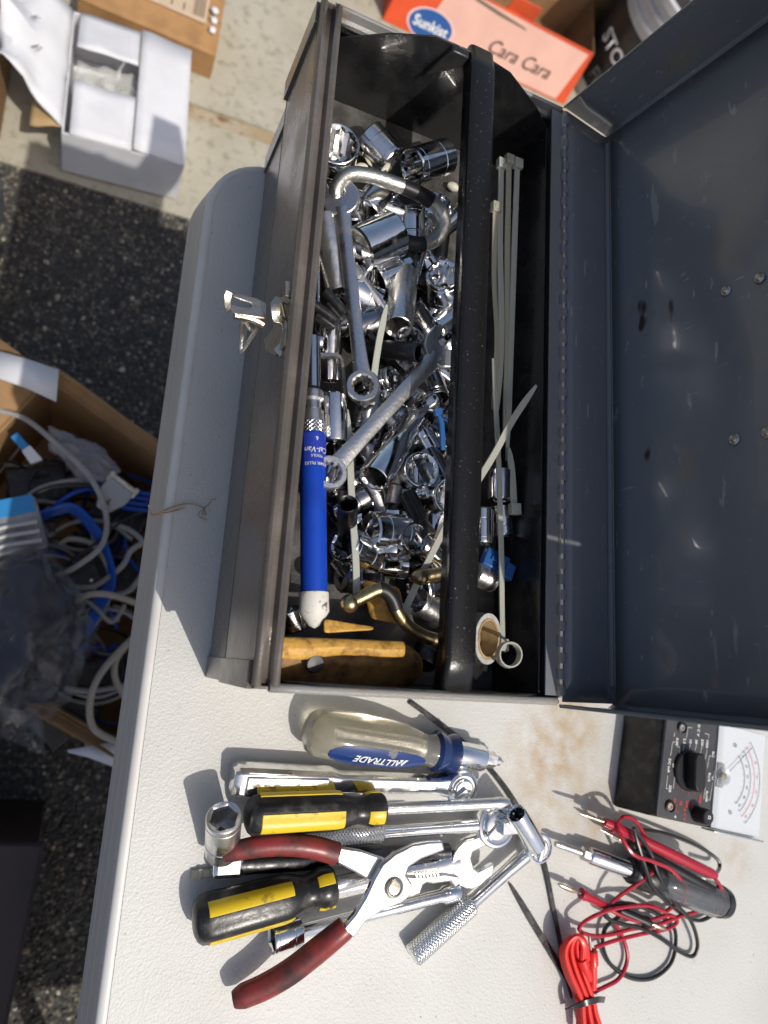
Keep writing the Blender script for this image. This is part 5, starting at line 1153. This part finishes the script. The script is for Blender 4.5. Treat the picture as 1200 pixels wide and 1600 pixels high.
for i in range(4):
    cable(CZ((150+6*i, 755+9*i, -.51), (190, 765+9*i, -.515), (222, 770+9*i, -.52), (250, 775+8*i, -.525)), .0034, 'blue_wire', ('farthest', 'second', 'third', 'nearest')[i] + ' of four blue cables running towards the table behind the connector', 'blue cables behind the connector')
cable(CZ((85, 790, -.51), (120, 768, -.505), (160, 762, -.508), (190, 770, -.51)), .0034, 'blue_wire', 'blue cable arching under the wide grey one')
RC_ = random.Random(9)
loops = {}
for i in range(54):
    c0 = cc.matrix_world @ Vector((RC_.uniform(-.09, .2), RC_.uniform(-.13, .13), RC_.uniform(.11, .215))); rr = RC_.uniform(.03, .07); a0 = RC_.uniform(0, 6)
    pts = []
    for j in range(8):
        q = a0 + j*.75; p_ = c0 + Vector((rr*math.cos(q), rr*.9*math.sin(q), .012*math.sin(q*1.7)))
        l_ = O @ p_; l_.x = min(max(l_.x, cx0+.012), cx1-.012); l_.y = min(max(l_.y, cy0+.012), cy1-.012); pts.append(cc.matrix_world @ l_)
    mk = ('grey_wire', 'black_wire', 'blue_wire', 'grey_wire', 'black_wire', 'blue_wire', 'grey_wire', 'black_wire')[i % 8]  # the black loops are added to darken the inside of the carton
    loops.setdefault(mk, []).append(cable(pts, RC_.choice((.0022, .0028, .0034)), mk, 'cable loop deep in the carton', 'cable loops deep in the carton', 5))
for mk, q in loops.items(): relabel(q, lambda o: -o.location.y, mk.split('_')[0] + ' cable loop deep in the carton tangle, %s from the far wall')
# connector, packages, bags in the carton
T = frame(P(160, 795, -.475), P(205, 742, -.468)); t = thing('cable_connector', 'flat grey parallel-port connector on top of the tangle', 'connector', T)
MB().prism([(-.002, -.008), (.022, -.019), (.040, -.019), (.040, .019), (.022, .019), (-.002, .008)], -.005, .005).build('hood', 'grey_pl', t, .002); MB().box(.040, .046, -.022, .022, -.004, .004).build('shell', 'nickel', t, .001)
for s_ in (-1, 1): MB().lathe([(.034, .003), (.048, .003), (.048, 0)], 10, Matrix.Translation((0, s_*.0185, .0))).build('thumb_screw', 'nickel', t)
MB().box(.004, .016, -.0015, .0015, .005, .0054).box(.008, .011, -.004, .004, .005, .0054).build('moulded_mark', 'ink_grey', t)
T = frame(P(-20, 815, -.44), P(50, 785, -.445)); t = thing('blue_package', 'blue and silver plastic package at the left edge of the carton', 'package', locz(P(20, 815, -.455), .38))
MB().box(-.055, .032, -.042, .028, -.010, .004).build('blister', 'pack_grey', t, .006); MB().box(-.055, .028, .006, .0285, .0042, .0052).build('blue_header', 'pack_blue', t, .0004)
for i in range(3): MB().tube([(-.05, -.03+.011*i, .006), (-.01, -.028+.011*i, .008), (.026, -.031+.012*i, .006)], .0028, 8).build('wire_coil', 'grey_pl', t)
def blob(name, label, cat, cpx, z, rx, ry, rz, m, rotz, seed, amp=.35, sub=4, inner=None):
    c0 = P(cpx[0], cpx[1], z); b = MB(); n1, n2 = 56, 36; rings = []
    for i in range(1, n2):
        th = PI*i/n2; ring = []
        for j in range(n1):
            ph = 2*PI*j/n1; d = Vector((math.sin(th)*math.cos(ph), math.sin(th)*math.sin(ph), math.cos(th)))
            f_ = 1 + amp*noise.noise(d*1.6 + Vector((seed, 0, 0))) + amp*.35*abs(noise.noise(d*5 + Vector((0, seed, 0)))) - amp*.55*abs(noise.noise(d*2.6 + Vector((seed, seed, 0)))) - amp*.3*abs(noise.noise(d*7 + Vector((0, 0, seed))))
            ring.append((d.x*rx*f_, d.y*ry*f_, d.z*rz*f_))
        rings.append(ring)
    t = thing(name, label, cat, locz(c0, rotz)); b.loft(rings).build('film', m, t, sharp=38)
    if inner: 
        b2 = MB(); b2.loft([[(x*.84, y*.84, z_*.84-.004) for x, y, z_ in r_] for r_ in rings]).build('contents', inner, t, sharp=180)
    return t
blob('plastic_bag', 'clear plastic bag holding dark things on the cable carton', 'bag', (32, 985), -.455, .080, .104, .046, 'bag', .25, 3.1, .45, inner='bag_dark')
blob('plastic_bag', 'small crumpled grey plastic bag at the far carton wall', 'bag', (130, 715), -.505, .050, .022, .018, 'bag2', -.5, 7.7, .5)
o = flap((0, 0, 0), (.05, -.02, 0), (.2, -1, 0), .045, -.15, seed=31, wob=.02, n=7).build('plastic_scrap', 'bag', None, solid=.001, T=Matrix.Translation(P(-2, 1092, -.45))); tag(o, 'clear plastic scrap hanging below the dark plastic bag', 'plastic scrap')
t = thing('chrome_adapter', 'white plug adapter with a bright band near the far carton wall', 'adapter', frame(P(22, 680, -.49), P(60, 722, -.49))); MB().box(0, .022, -.005, .005, -.004, .004).build('band', 'pack_blue', t, .001); MB().prism([(.022, -.006), (.042, -.009), (.046, .006), (.022, .006)], -.004, .004).build('plug_body', 'white_card', t, .001)
t = thing('dark_adapter', 'dark mains adapter lying deep among the cables', 'adapter', locz(P(120, 905, -.53), .5)); MB().box(-.03, .03, -.02, .02, -.012, .012).build('block', 'black_pl', t, .003); MB().lathe([(0, .002), (.014, .002), (.014, 0)], 10, Matrix.Translation((.015, -.01, .012)) @ Matrix.Rotation(-PI/2, 4, 'Y')).build('prong', 'nickel', t)
for i, (px, py, rz, lab) in enumerate(((60, 760, .3, 'black filler adapter added to darken the space under the grey arch near the blue package'), (150, 900, 1.1, 'black filler adapter added to darken the space beneath the blue coil'), (190, 800, -.4, 'black filler adapter added for darkness near the table edge under the connector'), (150, 1060, .2, 'black filler adapter added for darkness inside the beige curl'), (100, 1120, .8, 'black filler adapter added for darkness at the near wall of the carton'), (205, 900, .1, 'black filler adapter added for darkness deepest under the pale arch'))):  # black blocks put in to make the depth between the cables dark
    t = thing('dark_filler', lab, 'adapter', locz(P(px, py, -.565), rz), 'black fillers added to darken the cable carton')
    MB().box(-.038, .038, -.026, .026, -.02, .018).build('block', 'black_pl', t, .004); MB().lathe([(0, .004), (.012, .004), (.016, .0025), (.03, .0025), (.03, 0)], 10, Matrix.Translation((.038, 0, 0))).build('cord_relief', 'black_rub', t)
# black bag at the left edge, dark crate at the bottom left
bg_ = thing('black_bag', 'black fabric bag with grey band at the left edge on the asphalt', 'bag', Matrix.Translation((-.405, .545, GZ)))
b = MB(); rings = []
for i in range(9):
    z = .12*i/8; s_ = 1 - .35*(i/8)**3; rings.append([((.105*s_ + .012*noise.noise(Vector((math.cos(q)*1.5, math.sin(q)*1.5, z*14))))*math.copysign(abs(math.cos(q))**.6, math.cos(q)), (.150*s_ + .02*noise.noise(Vector((math.cos(q)*2, math.sin(q)*2, z*10+4))))*math.copysign(abs(math.sin(q))**.6, math.sin(q)), z) for q in [2*PI*j/32 for j in range(32)]])
b.loft(rings).build('body', 'navy_cloth', bg_, sharp=70)
MB().strip([(.09, .12, .105), (.075, .05, .128), (.08, -.03, .128), (.09, -.10, .10)], .03, .004).build('band', 'grey_cloth', bg_, .001); MB().box(.03, .112, .132, .20, 0, .085).build('side_pocket', 'grey_cloth', bg_, .012)
cr = thing('black_crate', 'dark plastic crate at the bottom left beside the table', 'crate', locz(Vector((-.245, -.40, GZ+.004)), -.05))
zz = .27
for q in ((-.15, .15, -.19, -.184, 0, zz), (-.15, .15, .184, .19, 0, zz), (-.15, -.144, -.184, .184, 0, zz), (.144, .15, -.184, .184, 0, zz)): MB().box(*q).build('side_panel', 'crate', cr, .002)
MB().box(-.156, .156, -.196, .196, zz, zz+.012).build('lid_panel', 'crate', cr, .004)
